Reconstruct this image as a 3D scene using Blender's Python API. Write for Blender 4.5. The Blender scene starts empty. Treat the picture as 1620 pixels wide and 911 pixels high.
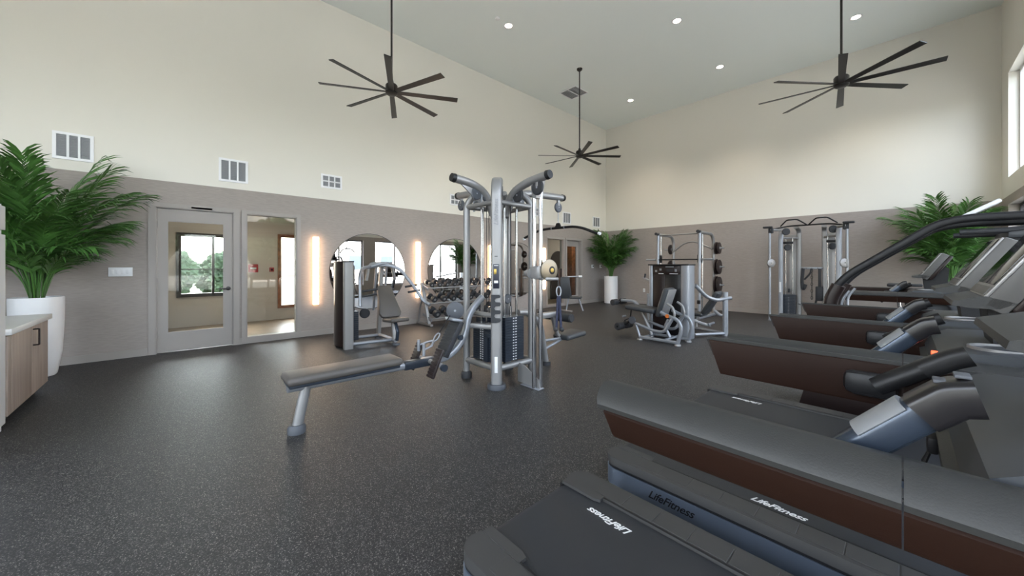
import bpy, bmesh, math, random
from mathutils import Vector, Matrix, Euler
random.seed(7)
PI = math.pi
scene = bpy.context.scene
C = scene.collection

# ------------------------------------------------------------------ camera, world, light, exposure
cam_d = bpy.data.cameras.new('camera')
cam_d.sensor_width = 36.0
cam_d.lens = 571.5 / 1620 * 36.0
cam_d.shift_y = -0.022
cam_d.clip_start = 0.05
cam_d.clip_end = 300
cam = bpy.data.objects.new('camera', cam_d)
C.objects.link(cam)
cam.location = (0, 0, 1.4)
cam.rotation_euler = (PI / 2, 0, math.radians(47.266))
scene.camera = cam

world = bpy.data.worlds.new('world')
scene.world = world
world.use_nodes = True
nt = world.node_tree
nt.nodes.clear()
wo = nt.nodes.new('ShaderNodeOutputWorld')
wb = nt.nodes.new('ShaderNodeBackground')
sky = nt.nodes.new('ShaderNodeTexSky')
sky.sky_type = 'NISHITA'
sky.sun_disc = False
sky.sun_elevation = math.radians(48)
sky.sun_rotation = math.radians(250)
sky.air_density = 1.0
sky.dust_density = 3.5
sky.ozone_density = 1.0
hsv = nt.nodes.new('ShaderNodeHueSaturation')
hsv.inputs['Saturation'].default_value = 0.5
nt.links.new(sky.outputs[0], hsv.inputs['Color'])
nt.links.new(hsv.outputs[0], wb.inputs[0])
wb.inputs[1].default_value = 1.6
nt.links.new(wb.outputs[0], wo.inputs[0])

vs = scene.view_settings
vs.view_transform = 'Standard'
vs.look = 'None'
vs.exposure = 1.0
vs.gamma = 1.0
vs.use_curve_mapping = False

# ------------------------------------------------------------------ room dimensions
XL, XR, YB, YF, CE, TT = -7.986, 1.38, 12.45, -5.0, 6.755, 2.746
WT = 0.15

# ------------------------------------------------------------------ materials
MATS = {}

def mat(name, col, rough=0.5, metal=0.0, spec=0.5, noise=None, bump=None, emit=None, coat=0.0):
    m = bpy.data.materials.new(name)
    m.use_nodes = True
    n = m.node_tree.nodes
    l = m.node_tree.links
    b = n['Principled BSDF']
    b.inputs['Base Color'].default_value = (*col, 1)
    b.inputs['Roughness'].default_value = rough
    b.inputs['Metallic'].default_value = metal
    b.inputs['Specular IOR Level'].default_value = spec
    if coat:
        b.inputs['Coat Weight'].default_value = coat
        b.inputs['Coat Roughness'].default_value = 0.1
    if emit:
        b.inputs['Emission Color'].default_value = (*emit[0], 1)
        b.inputs['Emission Strength'].default_value = emit[1]
    tc = n.new('ShaderNodeTexCoord')
    if noise:
        sc, amt = noise[0], noise[1]
        t = n.new('ShaderNodeTexNoise')
        t.inputs['Scale'].default_value = sc
        t.inputs['Detail'].default_value = 3
        l.new(tc.outputs['Object'], t.inputs['Vector'])
        r = n.new('ShaderNodeValToRGB')
        r.color_ramp.elements[0].position = 0.3
        r.color_ramp.elements[1].position = 0.7
        r.color_ramp.elements[0].color = tuple(c * (1 - amt) for c in col) + (1,)
        r.color_ramp.elements[1].color = tuple(min(1, c * (1 + amt)) for c in col) + (1,)
        l.new(t.outputs['Fac'], r.inputs['Fac'])
        l.new(r.outputs['Color'], b.inputs['Base Color'])
    if bump:
        t2 = n.new('ShaderNodeTexNoise')
        t2.inputs['Scale'].default_value = bump[0]
        t2.inputs['Detail'].default_value = 2
        l.new(tc.outputs['Object'], t2.inputs['Vector'])
        bp = n.new('ShaderNodeBump')
        bp.inputs['Strength'].default_value = bump[1]
        bp.inputs['Distance'].default_value = 0.01
        l.new(t2.outputs['Fac'], bp.inputs['Height'])
        l.new(bp.outputs['Normal'], b.inputs['Normal'])
    MATS[name] = m
    return m


def two_tone(name, low, high):
    m = mat(name, low, 0.75, spec=0.25)
    n, l = m.node_tree.nodes, m.node_tree.links
    b = n['Principled BSDF']
    g = n.new('ShaderNodeTexCoord')
    s = n.new('ShaderNodeSeparateXYZ')
    l.new(g.outputs['Object'], s.inputs[0])
    gt = n.new('ShaderNodeMath'); gt.operation = 'GREATER_THAN'; gt.inputs[1].default_value = TT
    l.new(s.outputs['Z'], gt.inputs[0])
    mix = n.new('ShaderNodeMix'); mix.data_type = 'RGBA'
    l.new(gt.outputs[0], mix.inputs['Factor'])
    # woven wallcovering below the paint line
    w1 = n.new('ShaderNodeTexNoise'); w1.inputs['Scale'].default_value = 90
    mp = n.new('ShaderNodeMapping'); mp.inputs['Scale'].default_value = (0.12, 0.12, 1)
    l.new(g.outputs['Object'], mp.inputs[0]); l.new(mp.outputs[0], w1.inputs['Vector'])
    r = n.new('ShaderNodeValToRGB')
    r.color_ramp.elements[0].position = 0.3; r.color_ramp.elements[1].position = 0.7
    r.color_ramp.elements[0].color = tuple(c * 0.93 for c in low) + (1,)
    r.color_ramp.elements[1].color = tuple(c * 1.07 for c in low) + (1,)
    l.new(w1.outputs['Fac'], r.inputs['Fac'])
    l.new(r.outputs['Color'], mix.inputs['A'])
    mix.inputs['B'].default_value = (*high, 1)
    l.new(mix.outputs['Result'], b.inputs['Base Color'])
    return m


WALL_LOW, WALL_HIGH = (0.335, 0.298, 0.272), (0.72, 0.70, 0.635)
two_tone('wall_paint', WALL_LOW, WALL_HIGH)
mat('ceiling_paint', (0.82, 0.87, 0.85), 0.8, spec=0.2)
mat('taupe_trim', (0.33, 0.30, 0.275), 0.5)
mat('hall_paint', (0.52, 0.47, 0.42), 0.8)
mat('hall_floor', (0.25, 0.18, 0.12), 0.4, noise=(4, 0.2))
mat('white_trim', (0.80, 0.81, 0.83), 0.45)
mat('wood_red', (0.24, 0.095, 0.045), 0.4, noise=(9, 0.4))
mat('bronze_frame', (0.035, 0.03, 0.028), 0.45)
mat('white_plastic', (0.78, 0.79, 0.8), 0.35)
mat('vent_grey', (0.28, 0.29, 0.31), 0.6)
mat('silver_paint', (0.29, 0.285, 0.28), 0.42, metal=0.55)
mat('silver_light', (0.31, 0.325, 0.35), 0.42, metal=0.6)
mat('chrome', (0.50, 0.50, 0.50), 0.18, metal=1.0)
mat('black_plastic', (0.010, 0.010, 0.011), 0.45, spec=0.35)
mat('black_gloss', (0.010, 0.009, 0.010), 0.28, spec=0.4)
mat('shroud', (0.016, 0.009, 0.008), 0.33, spec=0.35)
mat('brown_panel', (0.019, 0.0078, 0.0045), 0.45, spec=0.22, bump=(300, 0.05))
mat('arm_grey', (0.030, 0.030, 0.028), 0.52, spec=0.4, bump=(260, 0.08))
mat('deck_grey', (0.042, 0.041, 0.040), 0.55)
mat('belt', (0.020, 0.022, 0.026), 0.55, bump=(400, 0.15))
mat('deck_silver', (0.30, 0.36, 0.46), 0.32, metal=0.8)
mat('hood_grey', (0.046, 0.050, 0.055), 0.48)
mat('handle_blue', (0.045, 0.06, 0.085), 0.25, metal=0.5)
mat('upholstery', (0.040, 0.044, 0.048), 0.5, bump=(200, 0.1))
mat('upholstery_brown', (0.085, 0.076, 0.068), 0.5, bump=(200, 0.1))
mat('rubber', (0.022, 0.023, 0.026), 0.6)
mat('rubber_grey', (0.07, 0.075, 0.085), 0.55)
mat('stack_plate', (0.018, 0.024, 0.034), 0.35)
mat('plate_brown', (0.018, 0.011, 0.010), 0.4)
mat('white_ink', (0.75, 0.75, 0.74), 0.5)
mat('black_ink', (0.01, 0.01, 0.012), 0.5)
mat('grey_ink', (0.2, 0.2, 0.21), 0.5)
mat('placard', (0.012, 0.014, 0.028), 0.3)
mat('disc_gold', (0.30, 0.25, 0.18), 0.35, metal=0.7)
mat('gold', (0.45, 0.32, 0.08), 0.35, metal=0.8)
mat('strap_blue', (0.012, 0.016, 0.045), 0.6)
mat('screen', (0.01, 0.01, 0.012), 0.08)
mat('screen_grey', (0.10, 0.096, 0.09), 0.45, spec=0.35)
mat('red_box', (0.35, 0.02, 0.03), 0.4)
mat('red_light', (0.6, 0.05, 0.02), 0.4, emit=((1, 0.1, 0.03), 1.2))
mat('leaf', (0.065, 0.165, 0.034), 0.40, noise=(3, 0.5))
mat('leaf_stem', (0.06, 0.12, 0.035), 0.5)
mat('planter', (0.80, 0.81, 0.82), 0.4)
mat('soil', (0.02, 0.014, 0.01), 0.9, bump=(60, 0.6))
mat('fan_dark', (0.016, 0.014, 0.013), 0.42)
mat('downlight_glow', (1, 0.9, 0.8), 0.5, emit=((1.0, 0.80, 0.62), 14))
mat('led_glow', (1, 0.9, 0.8), 0.5, emit=((1.0, 0.78, 0.58), 18.0))
mat('led_side', (1, 0.6, 0.3), 0.5, emit=((1.0, 0.56, 0.28), 5.0))
mat('fill_glow', (1, 1, 1), 0.5, emit=((1.0, 0.90, 0.78), 11))  # glow of the added ceiling lights in the two back rooms
mat('counter', (0.72, 0.71, 0.69), 0.3)
mat('pale_concrete', (0.30, 0.29, 0.26), 0.9, noise=(0.6, 0.2))  # light concrete ground, neutral so no green bounces indoors
mat('lawn', (0.07, 0.09, 0.045), 0.9, noise=(0.8, 0.3))
mat('tree_green', (0.045, 0.075, 0.035), 0.8, noise=(2, 0.5))
mat('stucco', (0.62, 0.58, 0.52), 0.8)
mat('far_glass', (0.05, 0.07, 0.09), 0.1)
mat('orange_label', (0.6, 0.15, 0.02), 0.4)

m = mat('rubber_floor', (0.04, 0.042, 0.046), 0.54, spec=0.42)
n, l = m.node_tree.nodes, m.node_tree.links
b = n['Principled BSDF']
tc = n.new('ShaderNodeTexCoord')
vo = n.new('ShaderNodeTexVoronoi'); vo.inputs['Scale'].default_value = 230
l.new(tc.outputs['Object'], vo.inputs['Vector'])
sp = n.new('ShaderNodeSeparateColor'); l.new(vo.outputs['Color'], sp.inputs[0])
r = n.new('ShaderNodeValToRGB')
r.color_ramp.interpolation = 'CONSTANT'
r.color_ramp.elements[0].color = (0.016, 0.0156, 0.0162, 1)
e = r.color_ramp.elements.new(0.55); e.color = (0.034, 0.0325, 0.0325, 1)
e = r.color_ramp.elements.new(0.83); e.color = (0.088, 0.083, 0.078, 1)
r.color_ramp.elements[-1].position = 0.95
r.color_ramp.elements[-1].color = (0.19, 0.178, 0.16, 1)
l.new(sp.outputs[0], r.inputs['Fac'])
l.new(r.outputs[0], b.inputs['Base Color'])
nz = n.new('ShaderNodeTexNoise'); nz.inputs['Scale'].default_value = 260
l.new(tc.outputs['Object'], nz.inputs['Vector'])
bp = n.new('ShaderNodeBump'); bp.inputs['Strength'].default_value = 0.25; bp.inputs['Distance'].default_value = 0.004
l.new(nz.outputs['Fac'], bp.inputs['Height']); l.new(bp.outputs[0], b.inputs['Normal'])

m = mat('laminate', (0.34, 0.27, 0.23), 0.5)
n, l = m.node_tree.nodes, m.node_tree.links
b = n['Principled BSDF']
tc = n.new('ShaderNodeTexCoord')
mp = n.new('ShaderNodeMapping'); mp.inputs['Scale'].default_value = (9, 9, 0.5)
nz = n.new('ShaderNodeTexNoise'); nz.inputs['Scale'].default_value = 3; nz.inputs['Detail'].default_value = 5
l.new(tc.outputs['Object'], mp.inputs[0]); l.new(mp.outputs[0], nz.inputs['Vector'])
r = n.new('ShaderNodeValToRGB')
r.color_ramp.elements[0].position = 0.3; r.color_ramp.elements[1].position = 0.75
r.color_ramp.elements[0].color = (0.27, 0.21, 0.175, 1); r.color_ramp.elements[1].color = (0.40, 0.33, 0.28, 1)
l.new(nz.outputs['Fac'], r.inputs['Fac']); l.new(r.outputs[0], b.inputs['Base Color'])


def glass(name, tint, refl):
    m = bpy.data.materials.new(name)
    m.use_nodes = True
    n, l = m.node_tree.nodes, m.node_tree.links
    n.clear()
    o = n.new('ShaderNodeOutputMaterial')
    t = n.new('ShaderNodeBsdfTransparent'); t.inputs[0].default_value = (*tint, 1)
    g = n.new('ShaderNodeBsdfGlossy'); g.inputs['Roughness'].default_value = 0.01
    f = n.new('ShaderNodeFresnel'); f.inputs['IOR'].default_value = refl
    ge = n.new('ShaderNodeNewGeometry')
    mr = n.new('ShaderNodeMapRange')          # same reflectance on the exit face of the thin pane
    mr.inputs['To Min'].default_value = refl; mr.inputs['To Max'].default_value = 1.0 / refl
    l.new(ge.outputs['Backfacing'], mr.inputs['Value']); l.new(mr.outputs[0], f.inputs['IOR'])
    mx = n.new('ShaderNodeMixShader')
    l.new(f.outputs[0], mx.inputs[0]); l.new(t.outputs[0], mx.inputs[1]); l.new(g.outputs[0], mx.inputs[2])
    l.new(mx.outputs[0], o.inputs[0])
    MATS[name] = m


glass('window_glass', (0.97, 0.98, 0.98), 1.4)
glass('door_glass', (0.90, 0.93, 0.91), 1.45)
m = bpy.data.materials.new('mirror'); m.use_nodes = True
b = m.node_tree.nodes['Principled BSDF']
b.inputs['Base Color'].default_value = (0.86, 0.87, 0.87, 1); b.inputs['Metallic'].default_value = 1; b.inputs['Roughness'].default_value = 0.01
MATS['mirror'] = m

# ------------------------------------------------------------------ mesh helpers
def V(*a): return Vector(a)


def box(bm, c, s, bev=0.0, rot=None, seg=2):
    r = bmesh.ops.create_cube(bm, size=1.0)
    vs_ = r['verts']
    bmesh.ops.scale(bm, vec=Vector(s), verts=vs_)
    if bev > 0:
        es = list({e for v in vs_ for e in v.link_edges})
        rr = bmesh.ops.bevel(bm, geom=es, offset=min(bev, min(s) * 0.49), segments=seg, affect='EDGES', profile=0.5)
        vs_ = list({v for f in rr['faces'] for v in f.verts} | {v for v in vs_ if v.is_valid})
        # gather whole island
        seen = set(vs_); st = list(vs_)
        while st:
            v = st.pop()
            for e in v.link_edges:
                w = e.other_vert(v)
                if w not in seen:
                    seen.add(w); st.append(w)
        vs_ = list(seen)
    if rot is not None:
        bmesh.ops.rotate(bm, cent=(0, 0, 0), matrix=rot, verts=vs_)
    bmesh.ops.translate(bm, vec=Vector(c), verts=vs_)
    return bm


def bx(bm, x0, x1, y0, y1, z0, z1, bev=0.0, seg=2):
    return box(bm, ((x0 + x1) / 2, (y0 + y1) / 2, (z0 + z1) / 2), (abs(x1 - x0), abs(y1 - y0), abs(z1 - z0)), bev, None, seg)


def cyl(bm, p0, p1, r, r2=None, n=16):
    p0, p1 = Vector(p0), Vector(p1)
    d = p1 - p0
    q = Vector((0, 0, 1)).rotation_difference(d.normalized()).to_matrix().to_4x4()
    bmesh.ops.create_cone(bm, cap_ends=True, segments=n, radius1=r, radius2=r if r2 is None else r2, depth=d.length,
                          matrix=Matrix.Translation((p0 + p1) / 2) @ q)
    return bm


def fillet(pts, rad, seg=5):
    pts = [Vector(p) for p in pts]
    if rad <= 0 or len(pts) < 3: return pts
    out = [pts[0]]
    for i in range(1, len(pts) - 1):
        a, b_, c = pts[i - 1], pts[i], pts[i + 1]
        la, lc = (a - b_).length, (c - b_).length
        k = min(rad, la * 0.48, lc * 0.48)
        s, e = b_ + (a - b_).normalized() * k, b_ + (c - b_).normalized() * k
        for j in range(seg + 1):
            t = j / seg
            out.append((1 - t) ** 2 * s + 2 * t * (1 - t) * b_ + t * t * e)
    out.append(pts[-1])
    return out


def sweep(bm, pts, prof, up=(0, 0, 1), fil=0.0, seg=5, scales=None):
    """sweep a closed 2d profile [(side, up)] along pts"""
    pts = fillet(pts, fil, seg)
    up = Vector(up)
    rings = []
    pn = None
    for i, p in enumerate(pts):
        if i == 0: t = pts[1] - pts[0]
        elif i == len(pts) - 1: t = pts[-1] - pts[-2]
        else: t = (pts[i + 1] - p).normalized() + (p - pts[i - 1]).normalized()
        t.normalize()
        if pn is None:
            s = t.cross(up)
            if s.length < 1e-3: s = t.cross(Vector((1, 0, 0)))
            s.normalize()
        else:
            s = pn - t * pn.dot(t)
            s.normalize()
        pn = s
        u = s.cross(t)
        k = scales[i] if scales and i < len(scales) else 1
        rings.append([bm.verts.new(p + s * a * k + u * b_ * k) for a, b_ in prof])
    n = len(prof)
    for i in range(len(rings) - 1):
        for j in range(n):
            bm.faces.new((rings[i][j], rings[i][(j + 1) % n], rings[i + 1][(j + 1) % n], rings[i + 1][j]))
    bm.faces.new(rings[0][::-1])
    bm.faces.new(rings[-1])
    return bm


def circ(r, n=10, ry=None):
    ry = r if ry is None else ry
    return [(r * math.cos(2 * PI * i / n), ry * math.sin(2 * PI * i / n)) for i in range(n)]


def rrect(w, h, r=0.01, n=3):
    o = []
    for cx, cy, a0 in ((w / 2 - r, h / 2 - r, 0), (-w / 2 + r, h / 2 - r, 90), (-w / 2 + r, -h / 2 + r, 180), (w / 2 - r, -h / 2 + r, 270)):
        for i in range(n + 1):
            a = math.radians(a0 + 90 * i / n)
            o.append((cx + r * math.cos(a), cy + r * math.sin(a)))
    return o


def tube(bm, pts, r, fil=0.0, n=10, seg=5):
    return sweep(bm, pts, circ(r, n), fil=fil, seg=seg)


def lathe(bm, prof, c=(0, 0, 0), n=24, loop=False):
    c = Vector(c)
    rings = []
    for r, z in prof:
        rings.append([bm.verts.new(c + Vector((r * math.cos(2 * PI * j / n), r * math.sin(2 * PI * j / n), z))) for j in range(n)])
    for i in range(len(rings) - 1):
        for j in range(n):
            bm.faces.new((rings[i][j], rings[i][(j + 1) % n], rings[i + 1][(j + 1) % n], rings[i + 1][j]))
    if loop:
        for j in range(n): bm.faces.new((rings[-1][j], rings[-1][(j + 1) % n], rings[0][(j + 1) % n], rings[0][j]))
        return bm
    if prof[0][0] > 1e-4: bm.faces.new(rings[0][::-1])
    if prof[-1][0] > 1e-4: bm.faces.new(rings[-1])
    return bm


def prism(bm, poly, f0, f1):
    """poly: list of 2d points; f0,f1: functions mapping (u,v) to 3d for both caps"""
    a = [bm.verts.new(f0(*p)) for p in poly]
    b_ = [bm.verts.new(f1(*p)) for p in poly]
    n = len(poly)
    for i in range(n):
        bm.faces.new((a[i], a[(i + 1) % n], b_[(i + 1) % n], b_[i]))
    bm.faces.new(a[::-1]); bm.faces.new(b_)
    return bm


def prism_y(bm, poly, y0, y1):   # poly in (x,z)
    return prism(bm, poly, lambda u, v: V(u, y0, v), lambda u, v: V(u, y1, v))


def prism_x(bm, poly, x0, x1):   # poly in (y,z)
    return prism(bm, poly, lambda u, v: V(x0, u, v), lambda u, v: V(x1, u, v))


def prism_z(bm, poly, z0, z1):   # poly in (x,y)
    return prism(bm, poly, lambda u, v: V(u, v, z0), lambda u, v: V(u, v, z1))


def B(): return bmesh.new()


def obj(name, bm, m, parent=None, origin=(0, 0, 0), smooth=True, label=None, kind=None, ang=38):
    bmesh.ops.recalc_face_normals(bm, faces=bm.faces)
    o3 = Vector(origin)
    if o3.length > 0:
        bmesh.ops.translate(bm, vec=-o3, verts=bm.verts)
    me = bpy.data.meshes.new(name)
    bm.to_mesh(me); bm.free()
    me.materials.append(MATS[m])
    if smooth:
        me.shade_smooth()
        me.set_sharp_from_angle(angle=math.radians(ang))
    o = bpy.data.objects.new(name, me)
    C.objects.link(o)
    if parent: o.parent = parent
    if label: o['label'] = label
    if kind: o['kind'] = kind
    return o


def tag(o, label, cat, group=None):
    o['label'] = label; o['category'] = cat
    if group: o['group'] = group
    return o


def thing(name, label, cat, loc=(0, 0, 0), rotz=0, group=None):
    o = bpy.data.objects.new(name, None)
    o.empty_display_size = 0.1
    C.objects.link(o)
    o.location = loc; o.rotation_euler = (0, 0, rotz)
    return tag(o, label, cat, group)


def struct(name, bm, m, parent=None, smooth=False):
    o = obj(name, bm, m, parent, smooth=smooth)
    if parent is None: o['kind'] = 'structure'
    return o


def sempty(name, loc=(0, 0, 0)):
    o = bpy.data.objects.new(name, None); C.objects.link(o); o.location = loc; o['kind'] = 'structure'
    return o


def dup(root, loc, rotz=None, label=None):
    r = root.copy(); C.objects.link(r); r.location = loc
    if rotz is not None: r.rotation_euler = (0, 0, rotz)
    if label: r['label'] = label
    for ch in list(root.children):
        c = ch.copy(); C.objects.link(c); c.parent = r
        for g in list(ch.children):
            d = g.copy(); C.objects.link(d); d.parent = c
    return r


def text_mesh(body, size, shear=0.28, depth=0.0006):
    cu = bpy.data.curves.new('lettering', 'FONT')
    cu.body = body; cu.size = size; cu.shear = shear; cu.extrude = depth
    cu.offset = size * 0.012
    cu.space_character = 0.95
    cu.align_x = 'CENTER'; cu.align_y = 'CENTER'
    cu.resolution_u = 3
    t = bpy.data.objects.new('lettering', cu)
    C.objects.link(t)
    dg = bpy.context.evaluated_depsgraph_get()
    me = bpy.data.meshes.new_from_object(t.evaluated_get(dg))
    bpy.data.objects.remove(t); bpy.data.curves.remove(cu)
    return me


def lettering(me, m, parent, loc, rot, label=None):
    me2 = me.copy()
    me2.materials.clear(); me2.materials.append(MATS[m])
    o = bpy.data.objects.new('lettering', me2)
    C.objects.link(o); o.parent = parent; o.location = loc; o.rotation_euler = rot
    if label: o['label'] = label
    return o


# ------------------------------------------------------------------ room shell
def wall_cells(bm, axis, a0, a1, u_rng, z_rng, holes):
    """wall slab between a0..a1 on axis, with rectangular holes (u0,u1,z0,z1)"""
    us = sorted({u_rng[0], u_rng[1], *[h[0] for h in holes], *[h[1] for h in holes]})
    for i in range(len(us) - 1):
        ua, ub = us[i], us[i + 1]
        if ua < u_rng[0] or ub > u_rng[1]: continue
        cuts = sorted([(h[2], h[3]) for h in holes if h[0] <= ua + 1e-6 and h[1] >= ub - 1e-6])
        z = z_rng[0]
        spans = []
        for z0, z1 in cuts:
            if z0 > z + 1e-6: spans.append((z, z0))
            z = max(z, z1)
        if z < z_rng[1] - 1e-6: spans.append((z, z_rng[1]))
        for z0, z1 in spans:
            if axis == 'x': bx(bm, a0, a1, ua, ub, z0, z1)
            else: bx(bm, ua, ub, a0, a1, z0, z1)
    return bm


D1 = (-0.262, 0.716, 0.0, 2.325)
S1 = (0.90, 1.69, 0.105, 2.325)
S2 = (8.97, 9.80, 0.09, 2.30)
D2 = (9.985, 10.80, 0.0, 2.30)
struct('floor', bx(B(), XL - 6, XR + 0.3, YF - 0.2, YB + 0.2, -0.12, 0), 'rubber_floor')
struct('ceiling', bx(B(), XL - WT, XR + WT, YF - WT, YB + WT, CE, CE + 0.15), 'ceiling_paint')
struct('wall_left', wall_cells(B(), 'x', XL - WT, XL, (YF - WT, YB + WT), (0, CE), [D1, S1, S2, D2]), 'wall_paint')
struct('wall_back', bx(B(), XL, XR + WT, YB, YB + WT, 0, CE), 'wall_paint')
ADDED_BAYS = [-3.3, -0.5]  # window bays added in the unseen front wall so daylight reaches the back wall
FW = 2.2
fh = []
for xc in ADDED_BAYS:
    fh.append((xc - FW / 2, xc + FW / 2, 0.45, 2.58)); fh.append((xc - FW / 2, xc + FW / 2, 3.10, 5.12))
struct('wall_front', wall_cells(B(), 'y', YF - 0.22, YF, (XL, XR + WT), (0, CE), fh), 'wall_paint')
# window wall
BAYS = [10.72, 8.05, 5.38, 2.71, 0.04, -2.63]
WW = 2.10
holes = []
for yc in BAYS:
    holes.append((yc - WW / 2, yc + WW / 2, 0.45, 2.58))
    holes.append((yc - WW / 2, yc + WW / 2, 3.10, 5.12))
struct('wall_right', wall_cells(B(), 'x', XR, XR + 0.22, (YF - WT, YB + WT), (0, CE), holes), 'wall_paint')

wi = 0
for side, yc in [('r', v) for v in BAYS] + [('f', v) for v in ADDED_BAYS]:  # front-wall windows are the added ones
    for z0, z1, fm in ((0.45, 2.58, 'bronze_frame'), (3.10, 5.12, 'white_trim')):
        wi += 1
        WW = 2.10 if side == 'r' else FW
        w = sempty('window_%d' % wi, (XR + 0.16, yc, z0) if side == 'r' else (yc, YF - 0.16, z0))
        if side == 'f': w.rotation_euler = (0, 0, -PI / 2)
        h = z1 - z0
        fr = B()
        t = 0.05
        bx(fr, -0.03, 0.03, -WW / 2, WW / 2, 0, t); bx(fr, -0.03, 0.03, -WW / 2, WW / 2, h - t, h)
        bx(fr, -0.03, 0.03, -WW / 2, -WW / 2 + t, t, h - t); bx(fr, -0.03, 0.03, WW / 2 - t, WW / 2, t, h - t)
        bx(fr, -0.03, 0.03, -t / 2, t / 2, t, h - t)
        obj('window_frame', fr, fm, w, smooth=False)
        for s in (-1, 1):
            obj('window_pane', bx(B(), -0.004, 0.004, min(s * t / 2, s * (WW / 2 - t)), max(s * t / 2, s * (WW / 2 - t)), t, h - t), 'window_glass', w, smooth=False)
        pl = bpy.data.lights.new('window_portal', 'AREA')
        pl.shape = 'RECTANGLE'; pl.size = h; pl.size_y = WW
        pl.cycles.is_portal = True
        po = bpy.data.objects.new('window_portal', pl); C.objects.link(po)
        po.location = (XR + 0.30, yc, (z0 + z1) / 2) if side == 'r' else (yc, YF - 0.30, (z0 + z1) / 2)
        po.rotation_euler = (0, PI / 2, 0) if side == 'r' else (0, PI / 2, -PI / 2)

# baseboards
bb = B()
for a, b_ in ((YF, D1[0] - 0.09), (0.80, 8.88), (10.89, YB)):
    bx(bb, XL, XL + 0.014, a, b_, 0, 0.11)
struct('baseboard_left', bb, 'taupe_trim')
struct('baseboard_back', bx(B(), XL, XR, YB - 0.014, YB, 0, 0.11), 'taupe_trim')
struct('baseboard_right', bx(B(), XR - 0.014, XR, YF, YB, 0, 0.11), 'taupe_trim')


def casing(name, h, w=0.085, proud=0.02, bottom=False):
    b_ = B()
    y0, y1, z0, z1 = h
    x0, x1 = XL, XL + proud
    bx(b_, x0, x1, y0 - w, y0, 0 if not bottom else z0 - w, z1 + w * 0.8)
    bx(b_, x0, x1, y1, y1 + w, 0 if not bottom else z0 - w, z1 + w * 0.8)
    bx(b_, x0, x1, y0, y1, z1, z1 + w * 0.8)
    if bottom: bx(b_, x0, x1, y0, y1, z0 - w, z0)
    # jamb liners inside the opening
    bx(b_, XL - WT, XL, y0, y0 + 0.012, z0, z1); bx(b_, XL - WT, XL, y1 - 0.012, y1, z0, z1)
    bx(b_, XL - WT, XL, y0, y1, z1 - 0.012, z1)
    if bottom: bx(b_, XL - WT, XL, y0, y1, z0, z0 + 0.012)
    return struct(name, b_, 'taupe_trim')


casing('trim_1', D1)
casing('trim_2', S1, 0.07, 0.018, True)
casing('trim_3', S2, 0.07, 0.018, True)
casing('trim_4', D2)


def glazed_door(name, h, xface, stile, top, bot, handle_right=True):
    y0, y1, z0, z1 = h
    y0 += 0.016; y1 -= 0.016; z0 += 0.012; z1 -= 0.016
    d = sempty(name, (xface, y0, 0))
    w = y1 - y0
    for nm, a in (('stile', (0, stile, z0, z1)), ('stile', (w - stile, w, z0, z1)), ('top_rail', (stile, w - stile, z1 - top, z1)), ('bottom_rail', (stile, w - stile, z0, z0 + bot))):
        obj(nm, bx(B(), -0.045, 0, a[0], a[1], a[2], a[3]), 'taupe_trim', d, smooth=False)
    obj('glass_pane', bx(B(), -0.026, -0.018, stile, w - stile, z0 + bot, z1 - top), 'door_glass', d, smooth=False)
    bd = B()
    g = 0.012
    for q in ((stile, stile + g, z0 + bot, z1 - top), (w - stile - g, w - stile, z0 + bot, z1 - top), (stile + g, w - stile - g, z1 - top - g, z1 - top), (stile + g, w - stile - g, z0 + bot, z0 + bot + g)):
        bx(bd, -0.016, -0.004, *q)
    obj('glazing_bead', bd, 'taupe_trim', d, smooth=False)
    yh = w - stile * 0.5 if handle_right else stile * 0.5
    k = B()
    cyl(k, (0, yh, 1.0), (0.02, yh, 1.0), 0.034); cyl(k, (0.02, yh, 1.0), (0.055, yh, 1.0), 0.012)
    box(k, (0.055, yh - 0.06 if handle_right else yh + 0.06, 1.0), (0.02, 0.15, 0.024), 0.006)
    obj('lever_handle', k, 'bronze_frame', d)
    cl = B(); bx(cl, 0.0, 0.05, w * 0.42, w * 0.72, z1 + 0.02, z1 + 0.065, 0.008)
    obj('door_sensor', cl, 'black_plastic', d)
    for zz in (0.25, 1.1, 2.0):
        obj('hinge', cyl(B(), (0.006, 0.0 if handle_right else w, zz), (0.006, 0.0 if handle_right else w, zz + 0.1), 0.008, n=8), 'taupe_trim', d)
    return d


glazed_door('door_1', D1, XL - 0.03, 0.115, 0.19, 0.30)
glazed_door('door_2', D2, XL - 0.10, 0.115, 0.19, 0.30, False)
for i, h in ((31, S1), (32, S2)):
    w = sempty('window_%d' % i, (XL - 0.07, h[0], h[2]))
    obj('window_pane', bx(B(), -0.004, 0.004, 0.012, h[1] - h[0] - 0.012, 0.012, h[3] - h[2] - 0.012), 'door_glass', w, smooth=False)

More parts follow.
